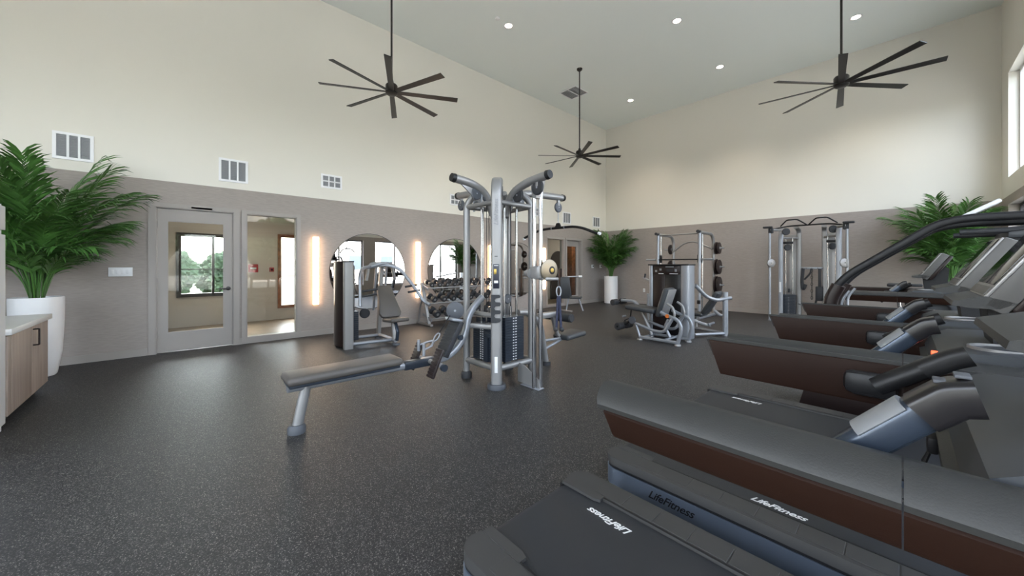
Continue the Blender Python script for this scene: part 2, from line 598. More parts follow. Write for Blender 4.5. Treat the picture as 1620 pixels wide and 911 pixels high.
# rooms behind the glazed openings
HX = -11.0
hb = wall_cells(B(), 'x', HX - 0.12, HX, (-1.9, 3.4), (0, 2.7), [(0.03, 0.86, 0.74, 2.08), (1.95, 2.40, 0.35, 2.15)])
struct('wall_hall_back', hb, 'hall_paint')
hs = B(); bx(hs, HX, XL - WT, -2.0, -1.9, 0, 2.7); bx(hs, HX, XL - WT, 3.3, 3.4, 0, 2.7)
struct('wall_hall_side', hs, 'hall_paint')
struct('ceiling_hall', bx(B(), HX - 0.12, XL - WT, -2, 3.4, 2.7, 2.78), 'ceiling_paint')
struct('floor_hall', bx(B(), HX, XL - WT, -1.9, 3.3, 0, 0.006), 'hall_floor')
for i, (y0, y1, z0, z1, fm) in enumerate(((0.03, 0.86, 0.74, 2.08, 'bronze_frame'), (1.95, 2.40, 0.35, 2.15, 'wood_red'))):
    w = sempty('window_%d' % (33 + i), (HX, y0, z0))
    fr = B(); ww, hh, t = y1 - y0, z1 - z0, 0.06
    bx(fr, -0.08, 0.03, -t, 0.02, -t, hh + t); bx(fr, -0.08, 0.03, ww - 0.02, ww + t, -t, hh + t)
    bx(fr, -0.08, 0.03, 0, ww, hh - 0.02, hh + t); bx(fr, -0.08, 0.03, 0, ww, -t, 0.02)
    if i == 0: bx(fr, -0.06, 0.0, ww * 0.66, ww * 0.66 + 0.05, 0, hh)
    bx(fr, -0.06, 0.0, 0, ww, hh * 0.42, hh * 0.42 + 0.02)
    obj('window_frame', fr, fm, w, smooth=False)
    obj('window_pane', bx(B(), -0.05, -0.044, 0.02, ww - 0.02, 0.02, hh - 0.02), 'window_glass', w, smooth=False)
hall_fill = thing('added_ceiling_light', 'added flat square ceiling light brightening the hallway behind the glass door', 'light', (-9.6, 0.9, 2.68))  # lamp added to light the hallway
obj('diffuser', bx(B(), -0.3, 0.3, -0.3, 0.3, -0.012, 0), 'fill_glow', hall_fill, smooth=False)
obj('frame', bx(B(), -0.33, 0.33, -0.33, 0.33, 0, 0.02), 'white_trim', hall_fill, smooth=False)
fa = thing('fire_alarm_box', 'red fire alarm pull box seen through the narrow glass panel', 'alarm', (HX, 1.37, 1.23))
obj('box', bx(B(), 0, 0.05, -0.1, 0.1, 0, 0.2, 0.01), 'red_box', fa)
obj('pull_handle', bx(B(), 0.05, 0.065, -0.06, 0.06, 0.08, 0.12, 0.004), 'white_plastic', fa)
fa2 = thing('alarm_strobe', 'small dark red strobe on the hallway wall beside the wood window', 'alarm', (HX, 1.76, 1.24))
obj('housing', bx(B(), 0, 0.04, -0.05, 0.05, 0, 0.11, 0.01), 'red_box', fa2)
obj('lens', bx(B(), 0.04, 0.05, -0.02, 0.02, 0.03, 0.08, 0.004), 'screen', fa2)
# second room (behind the far door)
LX = -9.9
wr = B(); bx(wr, LX - 0.1, LX, 7.6, 14.4, 0, 2.7); bx(wr, LX - 0.1, XL - WT, 7.5, 7.6, 0, 2.7); bx(wr, LX - 0.1, XL - WT, 14.4, 14.5, 0, 2.7); bx(wr, XL - WT, XL - 0.02, YB + WT, 14.5, 0, 2.7)
struct('wall_lounge', wr, 'hall_paint')
struct('ceiling_lounge', bx(B(), LX - 0.1, XL - 0.02, 7.5, 14.5, 2.7, 2.78), 'ceiling_paint')
struct('floor_lounge', bx(B(), LX, XL - WT, 7.6, 14.4, 0, 0.006), 'hall_floor')
lounge_fill = thing('added_ceiling_light', 'added flat square ceiling light brightening the room behind the far door', 'light', (-8.8, 12.0, 2.68))  # lamp added so the room behind the far door is lit
obj('diffuser', bx(B(), -0.25, 0.25, -0.25, 0.25, -0.012, 0), 'fill_glow', lounge_fill, smooth=False)
obj('frame', bx(B(), -0.28, 0.28, -0.28, 0.28, 0, 0.02), 'white_trim', lounge_fill, smooth=False)
wd = thing('wooden_wardrobe', 'reddish wooden cupboard seen through the far glass door', 'cupboard', (LX + 0.35, 13.05, 0))
obj('carcass', bx(B(), -0.34, 0.0, -0.8, 0.8, 0.008, 2.3), 'wood_red', wd, smooth=False)
for k in range(4):
    o = obj('door', bx(B(), 0.002, 0.03, -0.79 + k * 0.395, -0.41 + k * 0.395, 0.06, 2.26, 0.006), 'wood_red', wd)
    obj('knob', cyl(B(), (0.03, -0.43 + k * 0.395, 1.1), (0.06, -0.43 + k * 0.395, 1.1), 0.014, n=10), 'bronze_frame', o)
ar = B()
pts = [(math.cos(a) * 0.45, 1.55 + math.sin(a) * 0.45) for a in [PI * i / 14 for i in range(15)]]
poly = [(0.45, 0.0)] + pts + [(-0.45, 0.0)]
prism_x(ar, poly, 0, 0.05)
o = obj('arched_panel', ar, 'bronze_frame', None); o.location = (LX + 0.002, 11.76, 0.006)
tag(o, 'dark arched panel on the wall behind the far narrow window', 'panel')

# outside the windows
struct('ground', bx(B(), -13, 60, -40, 50, -0.35, -0.2), 'pale_concrete')
struct('ground_west', bx(B(), -50, -13, -40, 40, -0.35, -0.2), 'lawn')
ab = thing('apartment_building', 'pale stucco apartment block outside the windows, seen in the round mirrors', 'building', (24, 14, -0.15))
obj('wall', bx(B(), 0, 8, -9, 9, 0, 9.5), 'stucco', ab, smooth=False)
obj('roof', bx(B(), -0.3, 8.3, -9.3, 9.3, 9.5, 9.8), 'white_trim', ab, smooth=False)
for fl in range(3):
    for k in range(5):
        ww = obj('window', bx(B(), -0.06, 0.02, -7.6 + k * 3.4, -6.0 + k * 3.4, 1.0 + fl * 3.0, 2.7 + fl * 3.0), 'white_trim', ab, smooth=False)
        obj('pane', bx(B(), -0.08, -0.06, -7.5 + k * 3.4, -6.1 + k * 3.4, 1.1 + fl * 3.0, 2.6 + fl * 3.0), 'far_glass', ww, smooth=False)


def blob_tree(x, y, h, rr, label):
    t = thing('tree', label, 'tree', (x, y, -0.15), 0, 'trees outside the building')
    obj('trunk', cyl(B(), (0, 0, 0), (0, 0, h * 0.6), 0.12, 0.07, 8), 'leaf_stem', t)
    bm = B()
    bmesh.ops.create_icosphere(bm, subdivisions=5, radius=rr, matrix=Matrix.Translation((0, 0, h - rr * 0.6)))
    for v in bm.verts:
        d = (v.co - Vector((0, 0, h - rr * 0.6)))
        v.co += d * (0.16 * math.sin(7 * d.x / rr + 3 * d.z / rr) * math.cos(6 * d.y / rr) + random.uniform(-0.09, 0.09))
    obj('crown', bm, 'tree_green', t, smooth=False)


blob_tree(-26, -0.6, 1.9, 1.3, 'leafy tree outside the hallway window, left one')
blob_tree(-28, 2.3, 1.7, 1.5, 'leafy tree outside the hallway window, right one')
blob_tree(14, -2, 5.0, 2.2, 'round leafy tree outside the window wall, behind the nearest treadmill')
blob_tree(16, 5.5, 4.2, 2.0, 'round leafy tree in front of the pale apartment block')

# ------------------------------------------------------------------ wall fittings
def wall_vent(y0, y1, z0, z1, cols, rows, label):
    t = thing('wall_vent', label, 'vent', (XL, (y0 + y1) / 2, z0), 0, 'air vents above the paint line')
    w, h = y1 - y0, z1 - z0
    fb = 0.035
    fr = B()
    for a in ((-w / 2, -w / 2 + fb, 0, h), (w / 2 - fb, w / 2, 0, h), (-w / 2 + fb, w / 2 - fb, 0, fb), (-w / 2 + fb, w / 2 - fb, h - fb, h)):
        bx(fr, 0, 0.018, *a)
    cw = (w - 2 * fb) / cols
    ch = (h - 2 * fb) / rows
    for i in range(1, cols): bx(fr, 0, 0.016, -w / 2 + fb + cw * i - 0.012, -w / 2 + fb + cw * i + 0.012, fb, h - fb)
    for j in range(1, rows): bx(fr, 0, 0.016, -w / 2 + fb, w / 2 - fb, fb + ch * j - 0.012, fb + ch * j + 0.012)
    obj('frame', fr, 'white_trim', t, smooth=False)
    obj('backing', bx(B(), 0.0, 0.003, -w / 2 + fb, w / 2 - fb, fb, h - fb), 'vent_grey', t, smooth=False)
    for i in range(cols):
        lv = B()
        ya = -w / 2 + fb + cw * i + 0.012; yb = ya + cw - 0.024
        n_ = int((h - 2 * fb) / 0.02)
        for k in range(n_):
            z = fb + 0.01 + k * 0.02
            box(lv, (0.008, (ya + yb) / 2, z), (0.012, yb - ya, 0.004), 0, Matrix.Rotation(0.6, 3, 'Y'))
        obj('louvre_panel', lv, 'vent_grey', t, smooth=False)


wall_vent(-1.28, -0.90, 2.89, 3.27, 3, 1, 'white wall vent partly hidden behind the tall palm by the cabinet')
wall_vent(0.51, 0.92, 2.86, 3.26, 3, 1, 'white three-panel wall vent above the near glass door')
wall_vent(2.12, 2.52, 2.98, 3.26, 3, 2, 'small six-panel wall vent above the first light bar')
wall_vent(5.18, 5.58, 2.98, 3.26, 3, 2, 'small six-panel wall vent just left of the cable station top')
wall_vent(8.15, 8.55, 2.98, 3.26, 3, 2, 'small six-panel wall vent half hidden behind the cable station top')
wall_vent(9.76, 10.20, 2.86, 3.26, 3, 1, 'white wall vent above the far glass door')
wall_vent(11.54, 12.00, 2.86, 3.26, 3, 1, 'white wall vent above the corner palm')

sw = thing('light_switch_plate', 'wide white four-gang switch plate left of the near door', 'switch', (XL, -0.637, 1.235))
obj('plate', bx(B(), 0, 0.01, -0.125, 0.125, 0, 0.135, 0.003), 'white_plastic', sw)
for k in range(4): obj('rocker', bx(B(), 0.01, 0.015, -0.10 + k * 0.054, -0.065 + k * 0.054, 0.035, 0.1, 0.002), 'white_plastic', sw)
for y, s in ((11.52, 'square white wall sensor nearer the far door'), (12.06, 'square white wall sensor beside the corner palm')):
    t = thing('wall_sensor', s, 'sensor', (XL, y, 1.30), 0, 'wall sensors near the corner')
    obj('housing', bx(B(), 0, 0.03, -0.065, 0.065, 0, 0.13, 0.006), 'white_plastic', t)
    obj('display', bx(B(), 0.03, 0.033, -0.02, 0.04, 0.05, 0.1), 'black_plastic', t, smooth=False)
ot = thing('power_outlet', 'small white power outlet low on the back wall', 'outlet', (-6.39, YB, 0.44))
obj('plate', bx(B(), -0.038, 0.038, -0.008, 0, 0, 0.12, 0.003), 'white_plastic', ot)
for zz in (0.03, 0.07): obj('socket', bx(B(), -0.018, 0.018, -0.011, -0.008, zz, zz + 0.025, 0.002), 'vent_grey', ot)

for y, lb in ((2.02, 'glowing vertical light bar right of the narrow glass panel'), (4.26, 'glowing vertical light bar between the first two round mirrors'),
              (6.52, 'glowing vertical light bar seen through the cable station rods'), (8.76, 'glowing vertical light bar right of the cable station, by the far window')):
    t = thing('wall_light_bar', lb, 'light', (XL, y, 0.62), 0, 'vertical light bars on the grey wall')
    obj('housing', bx(B(), 0, 0.05, -0.05, 0.05, 0, 1.35, 0.004), 'led_side', t)
    obj('diffuser', bx(B(), 0.05, 0.066, -0.045, 0.045, 0.01, 1.34, 0.006), 'led_glow', t)

for y, lb in ((3.10, 'round frameless wall mirror behind the chest press machine'), (5.36, 'round wall mirror above the left half of the dumbbell rack'),
              (7.62, 'round wall mirror seen through the cable station')):
    t = thing('round_mirror', lb, 'mirror', (XL, y, 1.27), 0, 'round mirrors on the grey wall')
    R = 0.83
    a = B(); cyl(a, (0.012, 0, 0), (0.02, 0, 0), R - 0.008, n=96)
    obj('mirror_glass', a, 'mirror', t, ang=20)
    a = B()
    N = 96
    rings = []
    for rr, xx in ((R, 0.0), (R, 0.024), (R - 0.012, 0.024), (R - 0.012, 0.0)):
        rings.append([a.verts.new((xx, rr * math.cos(2 * PI * k / N), rr * math.sin(2 * PI * k / N))) for k in range(N)])
    for q in range(4):
        for k in range(N):
            a.faces.new((rings[q][k], rings[q][(k + 1) % N], rings[(q + 1) % 4][(k + 1) % N], rings[(q + 1) % 4][k]))
    obj('frame', a, 'bronze_frame', t)

# ------------------------------------------------------------------ ceiling fittings
for x, y, lb in ((-5.98, 5.42, 'recessed ceiling downlight, leftmost of the five'), (-3.36, 8.02, 'recessed ceiling downlight, top middle of the ceiling'),
                 (-0.69, 10.74, 'recessed ceiling downlight above the right-hand fan'), (-3.35, 10.73, 'recessed ceiling downlight second row, left of the right-hand fan'),
                 (-6.0, 10.78, 'recessed ceiling downlight nearest the far corner')):
    t = thing('downlight', lb, 'light', (x, y, CE), 0, 'recessed downlights in the ceiling')
    a = B(); lathe(a, [(0.075, -0.004), (0.105, -0.008), (0.112, -0.004), (0.112, 0.0), (0.075, 0.0)], n=24, loop=True)
    obj('trim_ring', a, 'white_trim', t)
    obj('lens', cyl(B(), (0, 0, -0.003), (0, 0, 0.0), 0.076, n=24), 'downlight_glow', t)
    sl = bpy.data.lights.new('downlight_beam', 'SPOT'); sl.energy = 90; sl.color = (1, 0.86, 0.7); sl.spot_size = 1.7; sl.spot_blend = 0.7; sl.shadow_soft_size = 0.07
    so = bpy.data.objects.new('downlight_beam', sl); C.objects.link(so); so.parent = t; so.location = (0, 0, -0.03)

cv = thing('ceiling_vent', 'square white louvred ceiling vent beside the far fan rod', 'vent', (-6.93, 9.0, CE))
fr = B(); s = 0.33
for a in ((-s, -s + 0.035, -s, s), (s - 0.035, s, -s, s), (-s + 0.035, s - 0.035, -s, -s + 0.035), (-s + 0.035, s - 0.035, s - 0.035, s)):
    bx(fr, a[0], a[1], a[2], a[3], -0.015, 0)
bx(fr, -0.012, 0.012, -s, s, -0.014, 0)
obj('frame', fr, 'white_trim', cv, smooth=False)
obj('backing', bx(B(), -s + 0.03, s - 0.03, -s + 0.03, s - 0.03, -0.003, 0), 'vent_grey', cv, smooth=False)
for k in range(11):
    y = -s + 0.06 + k * 0.054
    obj('louvre', box(B(), (0, y, -0.012), (2 * s - 0.08, 0.028, 0.004), 0, Matrix.Rotation(0.5, 3, 'X')), 'white_trim', cv, smooth=False)
sd = obj('smoke_detector', lathe(B(), [(0.0, -0.03), (0.03, -0.03), (0.05, -0.02), (0.055, 0.0)], n=20), 'white_plastic')
sd.location = (-5.96, 5.08, CE); tag(sd, 'tiny round white detector on the ceiling next to the leftmost downlight', 'detector')

ZB = 4.385
def make_fan(loc, phase, label):
    t = thing('ceiling_fan', label, 'ceiling fan', (loc[0], loc[1], CE), 0, 'large eight-blade ceiling fans')
    z = ZB - CE
    obj('canopy', lathe(B(), [(0.0, -0.07), (0.03, -0.07), (0.07, -0.035), (0.075, 0.0)], n=20), 'fan_dark', t)
    obj('rod', cyl(B(), (0, 0, z + 0.16), (0, 0, -0.05), 0.017, n=10), 'fan_dark', t)
    obj('motor', lathe(B(), [(0.0, z - 0.05), (0.07, z - 0.05), (0.10, z - 0.03), (0.10, z + 0.11), (0.085, z + 0.13), (0.04, z + 0.14), (0.03, z + 0.2), (0.0, z + 0.2)], n=24), 'fan_dark', t)
    me = None
    for k in range(8):
        if me is None:
            a = B()
            rot = Matrix.Rotation(math.radians(-13), 3, 'X')
            rings = []
            for x, w in ((0.09, 0.075), (0.25, 0.085), (1.13, 0.105)):
                rings.append([a.verts.new(rot @ V(x, sy * w / 2, sz * 0.006)) for sy, sz in ((-1, -1), (1, -1), (1, 1), (-1, 1))])
            for i in range(2):
                for j in range(4): a.faces.new((rings[i][j], rings[i][(j + 1) % 4], rings[i + 1][(j + 1) % 4], rings[i + 1][j]))
            a.faces.new(rings[0][::-1]); a.faces.new(rings[2])
            o = obj('blade', a, 'fan_dark', t, smooth=False); me = o.data
        else:
            o = bpy.data.objects.new('blade', me); C.objects.link(o); o.parent = t
        o.location = (0, 0, z); o.rotation_euler = (0, 0, math.radians(phase + 45 * k))


make_fan((-5.98, 2.70), 18, 'black ceiling fan above the near glass door, leftmost of three')
make_fan((-0.69, 8.02), 6, 'black ceiling fan hanging nearest the window, rightmost of three')
make_fan((-5.98, 8.03), 5, 'black ceiling fan furthest away, showing its full rod, middle of three')

# ------------------------------------------------------------------ cabinet corner on the left
cb = thing('base_cabinet', 'low wood-laminate cabinet in front of the left palm', 'cabinet', (-5.88, -1.40, 0))
obj('carcass', bx(B(), -0.66, 0.66, -0.34, 0.30, 0.09, 0.80), 'laminate', cb, smooth=False)
obj('toe_kick', bx(B(), -0.64, 0.66, -0.30, 0.24, 0.0, 0.09), 'black_plastic', cb, smooth=False)
for x0, x1, hx in ((-0.655, -0.055, -0.10), (-0.05, 0.55, 0.0), (0.555, 0.655, None)):
    d = obj('door' if hx is not None else 'filler_panel', bx(B(), x0, x1, 0.302, 0.322, 0.10, 0.79, 0.003), 'laminate', cb)
    if hx is not None and hx < 0:
        hd = B()
        sweep(hd, [(hx, 0.322, 0.755), (hx, 0.36, 0.755), (hx, 0.36, 0.595), (hx, 0.322, 0.595)], rrect(0.03, 0.012, 0.002), fil=0.006)
        obj('pull_handle', hd, 'shroud', d)
ct = obj('countertop', bx(B(), -6.56, -5.20, -1.76, -1.05, 0.80, 0.855, 0.006), 'counter', None)
tag(ct, 'off-white countertop on the low laminate cabinet', 'countertop')
tp = thing('tall_cabinet', 'tall white cabinet at the left edge of the photo', 'cabinet', (-4.75, -1.40, 0))
obj('carcass', bx(B(), -0.43, 0.43, -0.34, 0.30, 0.0, 1.92), 'white_trim', tp, smooth=False)
for z0, z1 in ((0.06, 1.66), (1.70, 1.90)):
    obj('door', bx(B(), -0.425, 0.425, 0.302, 0.322, z0, z1, 0.004), 'white_trim', tp)

# ------------------------------------------------------------------ palms
def frond_mesh(L, arch, n, leaf, seed):
    """one pinnate palm leaf growing along +x from the origin, arching over"""
    rnd = random.Random(seed)
    bm = B()
    pts = []
    m_ = 14
    for i in range(m_ + 1):
        s = i / m_
        ang = math.radians(82) - arch * s ** 1.5
        if i == 0: p = V(0, 0, 0)
        else: p = pts[-1] + V(math.cos(ang), 0, math.sin(ang)) * (L / m_)
        pts.append(p)
    sweep(bm, pts, circ(0.009, 5), up=(0, 1, 0), scales=[1.2 - 0.95 * i / m_ for i in range(m_ + 1)])

    def at(s):
        f = s * m_; i = min(int(f), m_ - 1)
        return pts[i].lerp(pts[i + 1], f - i), (pts[i + 1] - pts[i]).normalized()
    for k in range(n):
        s = 0.34 + 0.66 * k / (n - 1)
        p, t = at(s)
        up = t.cross(V(0, -1, 0))
        ll = leaf * (0.55 + 0.6 * math.sin(PI * (0.15 + 0.8 * (s - 0.34) / 0.66))) * rnd.uniform(0.88, 1.1)
        for sd in (-1, 1):
            d = (t * rnd.uniform(0.75, 0.95) + V(0, sd, 0) * (0.75 - 0.3 * s) + up * rnd.uniform(0.05, 0.3)).normalized()
            w = (d.cross(up).normalized() + up * rnd.uniform(-0.5, 0.5)).normalized() * 0.0135
            drop = V(0, 0, -ll * rnd.uniform(0.15, 0.45))
            q0 = p; q1 = p + d * ll * 0.35 ; q2 = p + d * ll * 0.72 + drop * 0.35; q3 = p + d * ll + drop
            a = [bm.verts.new(q0 - w * 0.4), bm.verts.new(q0 + w * 0.4), bm.verts.new(q1 + w), bm.verts.new(q1 - w),
                 bm.verts.new(q2 + w * 0.75), bm.verts.new(q2 - w * 0.75), bm.verts.new(q3)]
            bm.faces.new((a[0], a[1], a[2], a[3])); bm.faces.new((a[3], a[2], a[4], a[5])); bm.faces.new((a[5], a[4], a[6]))
    me = bpy.data.meshes.new('frond')
    bm.to_mesh(me); bm.free()
    me.materials.append(MATS['leaf'])
    me.shade_smooth()
    return me


FR = [frond_mesh(1.95, 0.42, 34, 0.46, 1), frond_mesh(1.8, 0.78, 34, 0.46, 2), frond_mesh(1.5, 1.10, 30, 0.44, 3), frond_mesh(1.2, 1.25, 26, 0.42, 4), frond_mesh(0.9, 1.30, 20, 0.36, 5)]
BOUND = (XL + 0.02, XR - 0.02, YB - 0.02)


def palm(loc, label, potlabel, rotz, tall, seed, zs=1.0):
    rnd = random.Random(seed)
    pt = thing('planter', potlabel, 'planter', loc, 0, 'tall white planters')
    if tall:
        prof = [(0.0, 0.0), (0.15, 0.0), (0.165, 0.02), (0.205, 0.30), (0.222, 0.7), (0.225, 0.99), (0.222, 1.0), (0.205, 1.0), (0.20, 0.93), (0.0, 0.93)]
    else:
        prof = [(0.0, 0.0), (0.235, 0.0), (0.245, 0.01), (0.245, 0.99), (0.24, 1.0), (0.222, 1.0), (0.218, 0.93), (0.0, 0.93)]
    obj('pot', lathe(B(), prof, n=40), 'planter', pt)
    obj('soil', lathe(B(), [(0.0, 0.965), (0.1, 0.96), (0.205 if tall else 0.22, 0.945), (0.2, 0.93)], n=20), 'soil', pt)
    pl = thing('potted_palm', label, 'palm', (loc[0], loc[1], 0.95), rotz, 'tall green palms')
    st = B()
    for k in range(6):
        a = k * 1.05
        tube(st, [(0.05 * math.cos(a), 0.05 * math.sin(a), -0.01), (0.07 * math.cos(a), 0.07 * math.sin(a), 0.2), (0.09 * math.cos(a), 0.09 * math.sin(a), 0.45)], 0.014, n=6)
    obj('stem_cluster', st, 'leaf_stem', pl)
    spec = [0] * 7 + [1] * 10 + [2] * 9 + [3] * 7 + [4] * 5
    for k, v in enumerate(spec):
        o = bpy.data.objects.new('frond', FR[v]); C.objects.link(o); o.parent = pl
        for tr_ in range(60):
            a = k * 2.39996 + rnd.uniform(-0.25, 0.25) * (1 + tr_ * 0.4)
            lo_ = V(0.05 * math.cos(a), 0.05 * math.sin(a), rnd.uniform(0.0, 0.12))
            eu = (rnd.uniform(-0.12, 0.12), rnd.uniform(-0.08, 0.10) - 0.004 * tr_, a)
            sc = rnd.uniform(0.92, 1.05) * zs * (1 - 0.005 * tr_)
            M_ = Matrix.Translation(Vector(pl.location)) @ Matrix.Rotation(rotz, 4, 'Z') @ Matrix.Translation(lo_) @ Euler(eu).to_matrix().to_4x4() @ Matrix.Scale(sc, 4)
            if all(BOUND[0] < (w_ := M_ @ vv.co).x < BOUND[1] and w_.y < BOUND[2] for vv in FR[v].vertices):
                break
        else:
            bpy.data.objects.remove(o)
            continue
        o.location = lo_
        o.rotation_euler = eu
        o.scale = (sc, sc, sc)
    return pl


palm((-7.42, -1.31, 0), 'tall green palm in the white planter behind the laminate cabinet', 'tall white planter behind the laminate cabinet', 0.3, True, 11, 0.92)
palm((-7.42, 11.90, 0), 'tall green palm in the far corner by the far door', 'white cylinder planter in the far left corner', 1.1, False, 12, 0.92)
palm((0.68, 11.72, 0), 'tall green palm in the right corner behind the treadmills', 'white planter in the right corner behind the treadmills', 2.0, False, 13, 0.90)

# ------------------------------------------------------------------ treadmills
TXT = text_mesh('LifeFitness', 0.056, 0.45)
TXT_S = text_mesh('LifeFitness', 0.062, 0.45)


DECK = -0.05   # the deck sits slightly left of the arm centre line


def treadmill_proto():
    t = thing('treadmill', '', 'treadmill', (0, 0, 0), 0, 'row of treadmills facing the windows')
    # chassis
    obj('chassis', bx(B(), -1.16, 0.80, -0.40, 0.40, 0.03, 0.165, 0.01), 'black_plastic', t)
    # belt with rear roller curve
    prof = [(0.46, 0.210)]
    for k in range(9):
        a = PI / 2 + PI * k / 8
        prof.append((-1.235 + 0.045 * math.cos(a), 0.156 + 0.054 * math.sin(a)))
    prof += [(0.46, 0.102)]
    be = obj('running_belt', prism_y(B(), prof, -0.284, 0.284), 'belt', t)
    lettering(TXT, 'white_ink', be, (-0.93, 0.185, 0.2105), (0, 0, PI))
    lettering(TXT, 'white_ink', be, (-0.42, -0.232, 0.2105), (0, 0, 0))
    for s in (-1, 1):
        # foot rail, plan view with rounded rear outer corner
        poly = [(0.5, 0.288), (-1.20, 0.288), (-1.24, 0.292), (-1.275, 0.30)]
        for k in range(7):
            a = PI - (PI / 2) * k / 6
            poly.append((-1.195 + 0.085 * math.cos(a), 0.345 + 0.085 * math.sin(a)))
        poly += [(0.5, 0.43)]
        poly = [(x, s * y) for x, y in poly]
        rg = B(); prism_z(rg, [(-1.262, s * 0.25), (-1.262, s * 0.30), (-1.03, s * 0.30), (-1.03, s * 0.262), (-1.06, s * 0.25)], 0.212, 0.226)
        obj('belt_guard', rg, 'deck_grey', t)
        fr = obj('foot_rail', prism_z(B(), poly, 0.172, 0.222), 'deck_grey', t, ang=30)
        for k in range(10):
            x0 = -1.09 + k * 0.155
            ya, yb = sorted((s * 0.305, s * 0.405))
            obj('tread_pad', bx(B(), x0, x0 + 0.150, ya, yb, 0.222, 0.2245, 0.002, 1), 'deck_grey', fr, smooth=False)
        ya, yb = sorted((s * 0.289, s * 0.297))
        obj('edge_groove', bx(B(), -1.05, 0.45, ya, yb, 0.2215, 0.2235), 'black_plastic', fr, smooth=False)

        def rim(z0, z1, off, nm, m_):
            pl = []
            for k in range(9):
                a = PI - (PI / 2) * k / 8
                pl.append((-1.195 + (0.085 + off) * math.cos(a), 0.345 + (0.085 + off) * math.sin(a)))
            outer = [(-1.195 - 0.085 - off, 0.25)] + pl + [(0.5, 0.43 + off)]
            inner = [(x_ + 0.02, y_ - 0.02) if y_ > 0.3 else (x_ + 0.02, y_) for x_, y_ in outer]
            pp = outer + inner[::-1]
            return obj(nm, prism_z(B(), [(x_, s * y_) for x_, y_ in pp], z0, z1), m_, t, ang=30)
        rim(0.158, 0.212, -0.003, 'black_band', 'black_plastic')
        sv = rim(0.052, 0.156, 0.002, 'silver_trim', 'deck_silver')
        if s < 0: lettering(TXT_S, 'black_ink', sv, (-0.86, -0.4335, 0.108), (PI / 2, 0, 0))
        else: lettering(TXT_S, 'black_ink', sv, (-0.86, 0.4335, 0.108), (PI / 2, 0, PI))
        for x in (-1.05, 0.62):
            obj('levelling_foot', cyl(B(), (x, s * 0.33, 0), (x, s * 0.33, 0.05), 0.035, n=12), 'rubber', t)
    # motor hood
    prof = [(0.44, 0.16), (0.44, 0.24), (0.52, 0.31), (0.66, 0.345), (0.86, 0.34), (0.93, 0.28), (0.94, 0.06), (0.5, 0.06)]
    obj('motor_hood', prism_y(B(), prof, -0.43, 0.43), 'hood_grey', t, ang=25)
    for ch_ in t.children: ch_.location.y = DECK
    # uprights and arms
    for s in (-1, 1):
        up = B()
        sweep(up, [(0.74, s * 0.40, 0.30), (0.60, s * 0.41, 0.70), (0.46, s * 0.42, 0.98)], rrect(0.07, 0.15, 0.02), fil=0.15)
        obj('upright', up, 'hood_grey', t)
        # arm: brown body with a grey sloping pad on its outer shoulder
        def sec(pts, x0b, x1, dx_top):
            a = B()
            r0 = [a.verts.new((x0b - dx_top * (z - 0.93) / 0.15, s * y, z)) for y, z in pts]
            r1 = [a.verts.new((x1, s * y, z)) for y, z in pts]
            n_ = len(pts)
            for i in range(n_): a.faces.new((r0[i], r0[(i + 1) % n_], r1[(i + 1) % n_], r1[i]))
            a.faces.new(r0); a.faces.new(r1[::-1])
            return a
        body = [(0.384, 0.932), (0.380, 0.94), (0.380, 1.070), (0.388, 1.073), (0.396, 1.070), (0.40, 1.0), (0.478, 1.004), (0.483, 0.998), (0.470, 0.94), (0.464, 0.932)]
        pad = [(0.398, 1.004), (0.386, 1.074), (0.398, 1.083), (0.425, 1.080), (0.460, 1.058), (0.482, 1.036), (0.489, 1.018), (0.486, 1.006)]
        if s < 0:
            body = [(y_, z_ - 0.018 if z_ > 1.05 else z_) for y_, z_ in body]
            pad = [(0.398, 1.004), (0.386, 1.054), (0.398, 1.062), (0.425, 1.065), (0.460, 1.052), (0.482, 1.034), (0.489, 1.018), (0.486, 1.006)]
        arm = obj('arm_panel', sec(body, -0.535, -0.0015, 0.05), 'brown_panel', t, ang=30)
        obj('arm_pad', sec(pad, -0.545, -0.0015, 0.05), 'arm_grey', arm, ang=30)
        arm2 = obj('arm_front_panel', sec(body, 0.001, 0.60, 0.0), 'brown_panel', t, ang=30)
        obj('arm_front_pad', sec(pad, 0.001, 0.60, 0.0), 'arm_grey', arm2, ang=30)
        # control handle on the inner side
        y = s * 0.335
        h = B()
        if s < 0:
            sweep(h, [(-0.16, y, 0.930), (0.03, y, 1.138)], rrect(0.060, 0.062, 0.020))
            hd = obj('hand_grip', h, 'handle_blue', t)
            g = B()
            arc = [math.radians(30 + 12 * q) for q in range(10)]
            sweep(g, [(-0.045, y, 1.056), (0.018, y, 1.125)], [(0.0385 * math.cos(w_), 0.0395 * math.sin(w_)) for w_ in arc] + [(0.030 * math.cos(w_), 0.030 * math.sin(w_)) for w_ in arc[::-1]])
            obj('metal_sensor', g, 'silver_light', hd, label='brushed metal pulse sensor')
            e_ = B(); sweep(e_, [(0.022, y, 1.130), (0.060, y, 1.168), (0.088, y, 1.176)], rrect(0.074, 0.062, 0.012), fil=0.006, seg=2)
            hh = obj('grip_head', e_, 'black_gloss', hd)
            for q in range(2):
                bt = B(); box(bt, (0.046 + q * 0.024, y, 1.194 + q * 0.014), (0.02, 0.035, 0.006), 0.002)
                obj('button', bt, 'rubber_grey', hh)
        else:
            mb = B(); box(mb, (-0.075, s * 0.355, 1.005), (0.13, 0.055, 0.075), 0.02)
            mo = obj('grip_mount', mb, 'black_plastic', t)
            sweep(h, [(-0.06, y, 1.005), (0.06, y, 1.095)], circ(0.028, 14))
            obj('hand_grip', h, 'black_plastic', mo)
            e_ = B(); sweep(e_, [(0.04, y, 1.080), (0.10, y, 1.125), (0.13, y, 1.140)], rrect(0.062, 0.056, 0.018), fil=0.01)
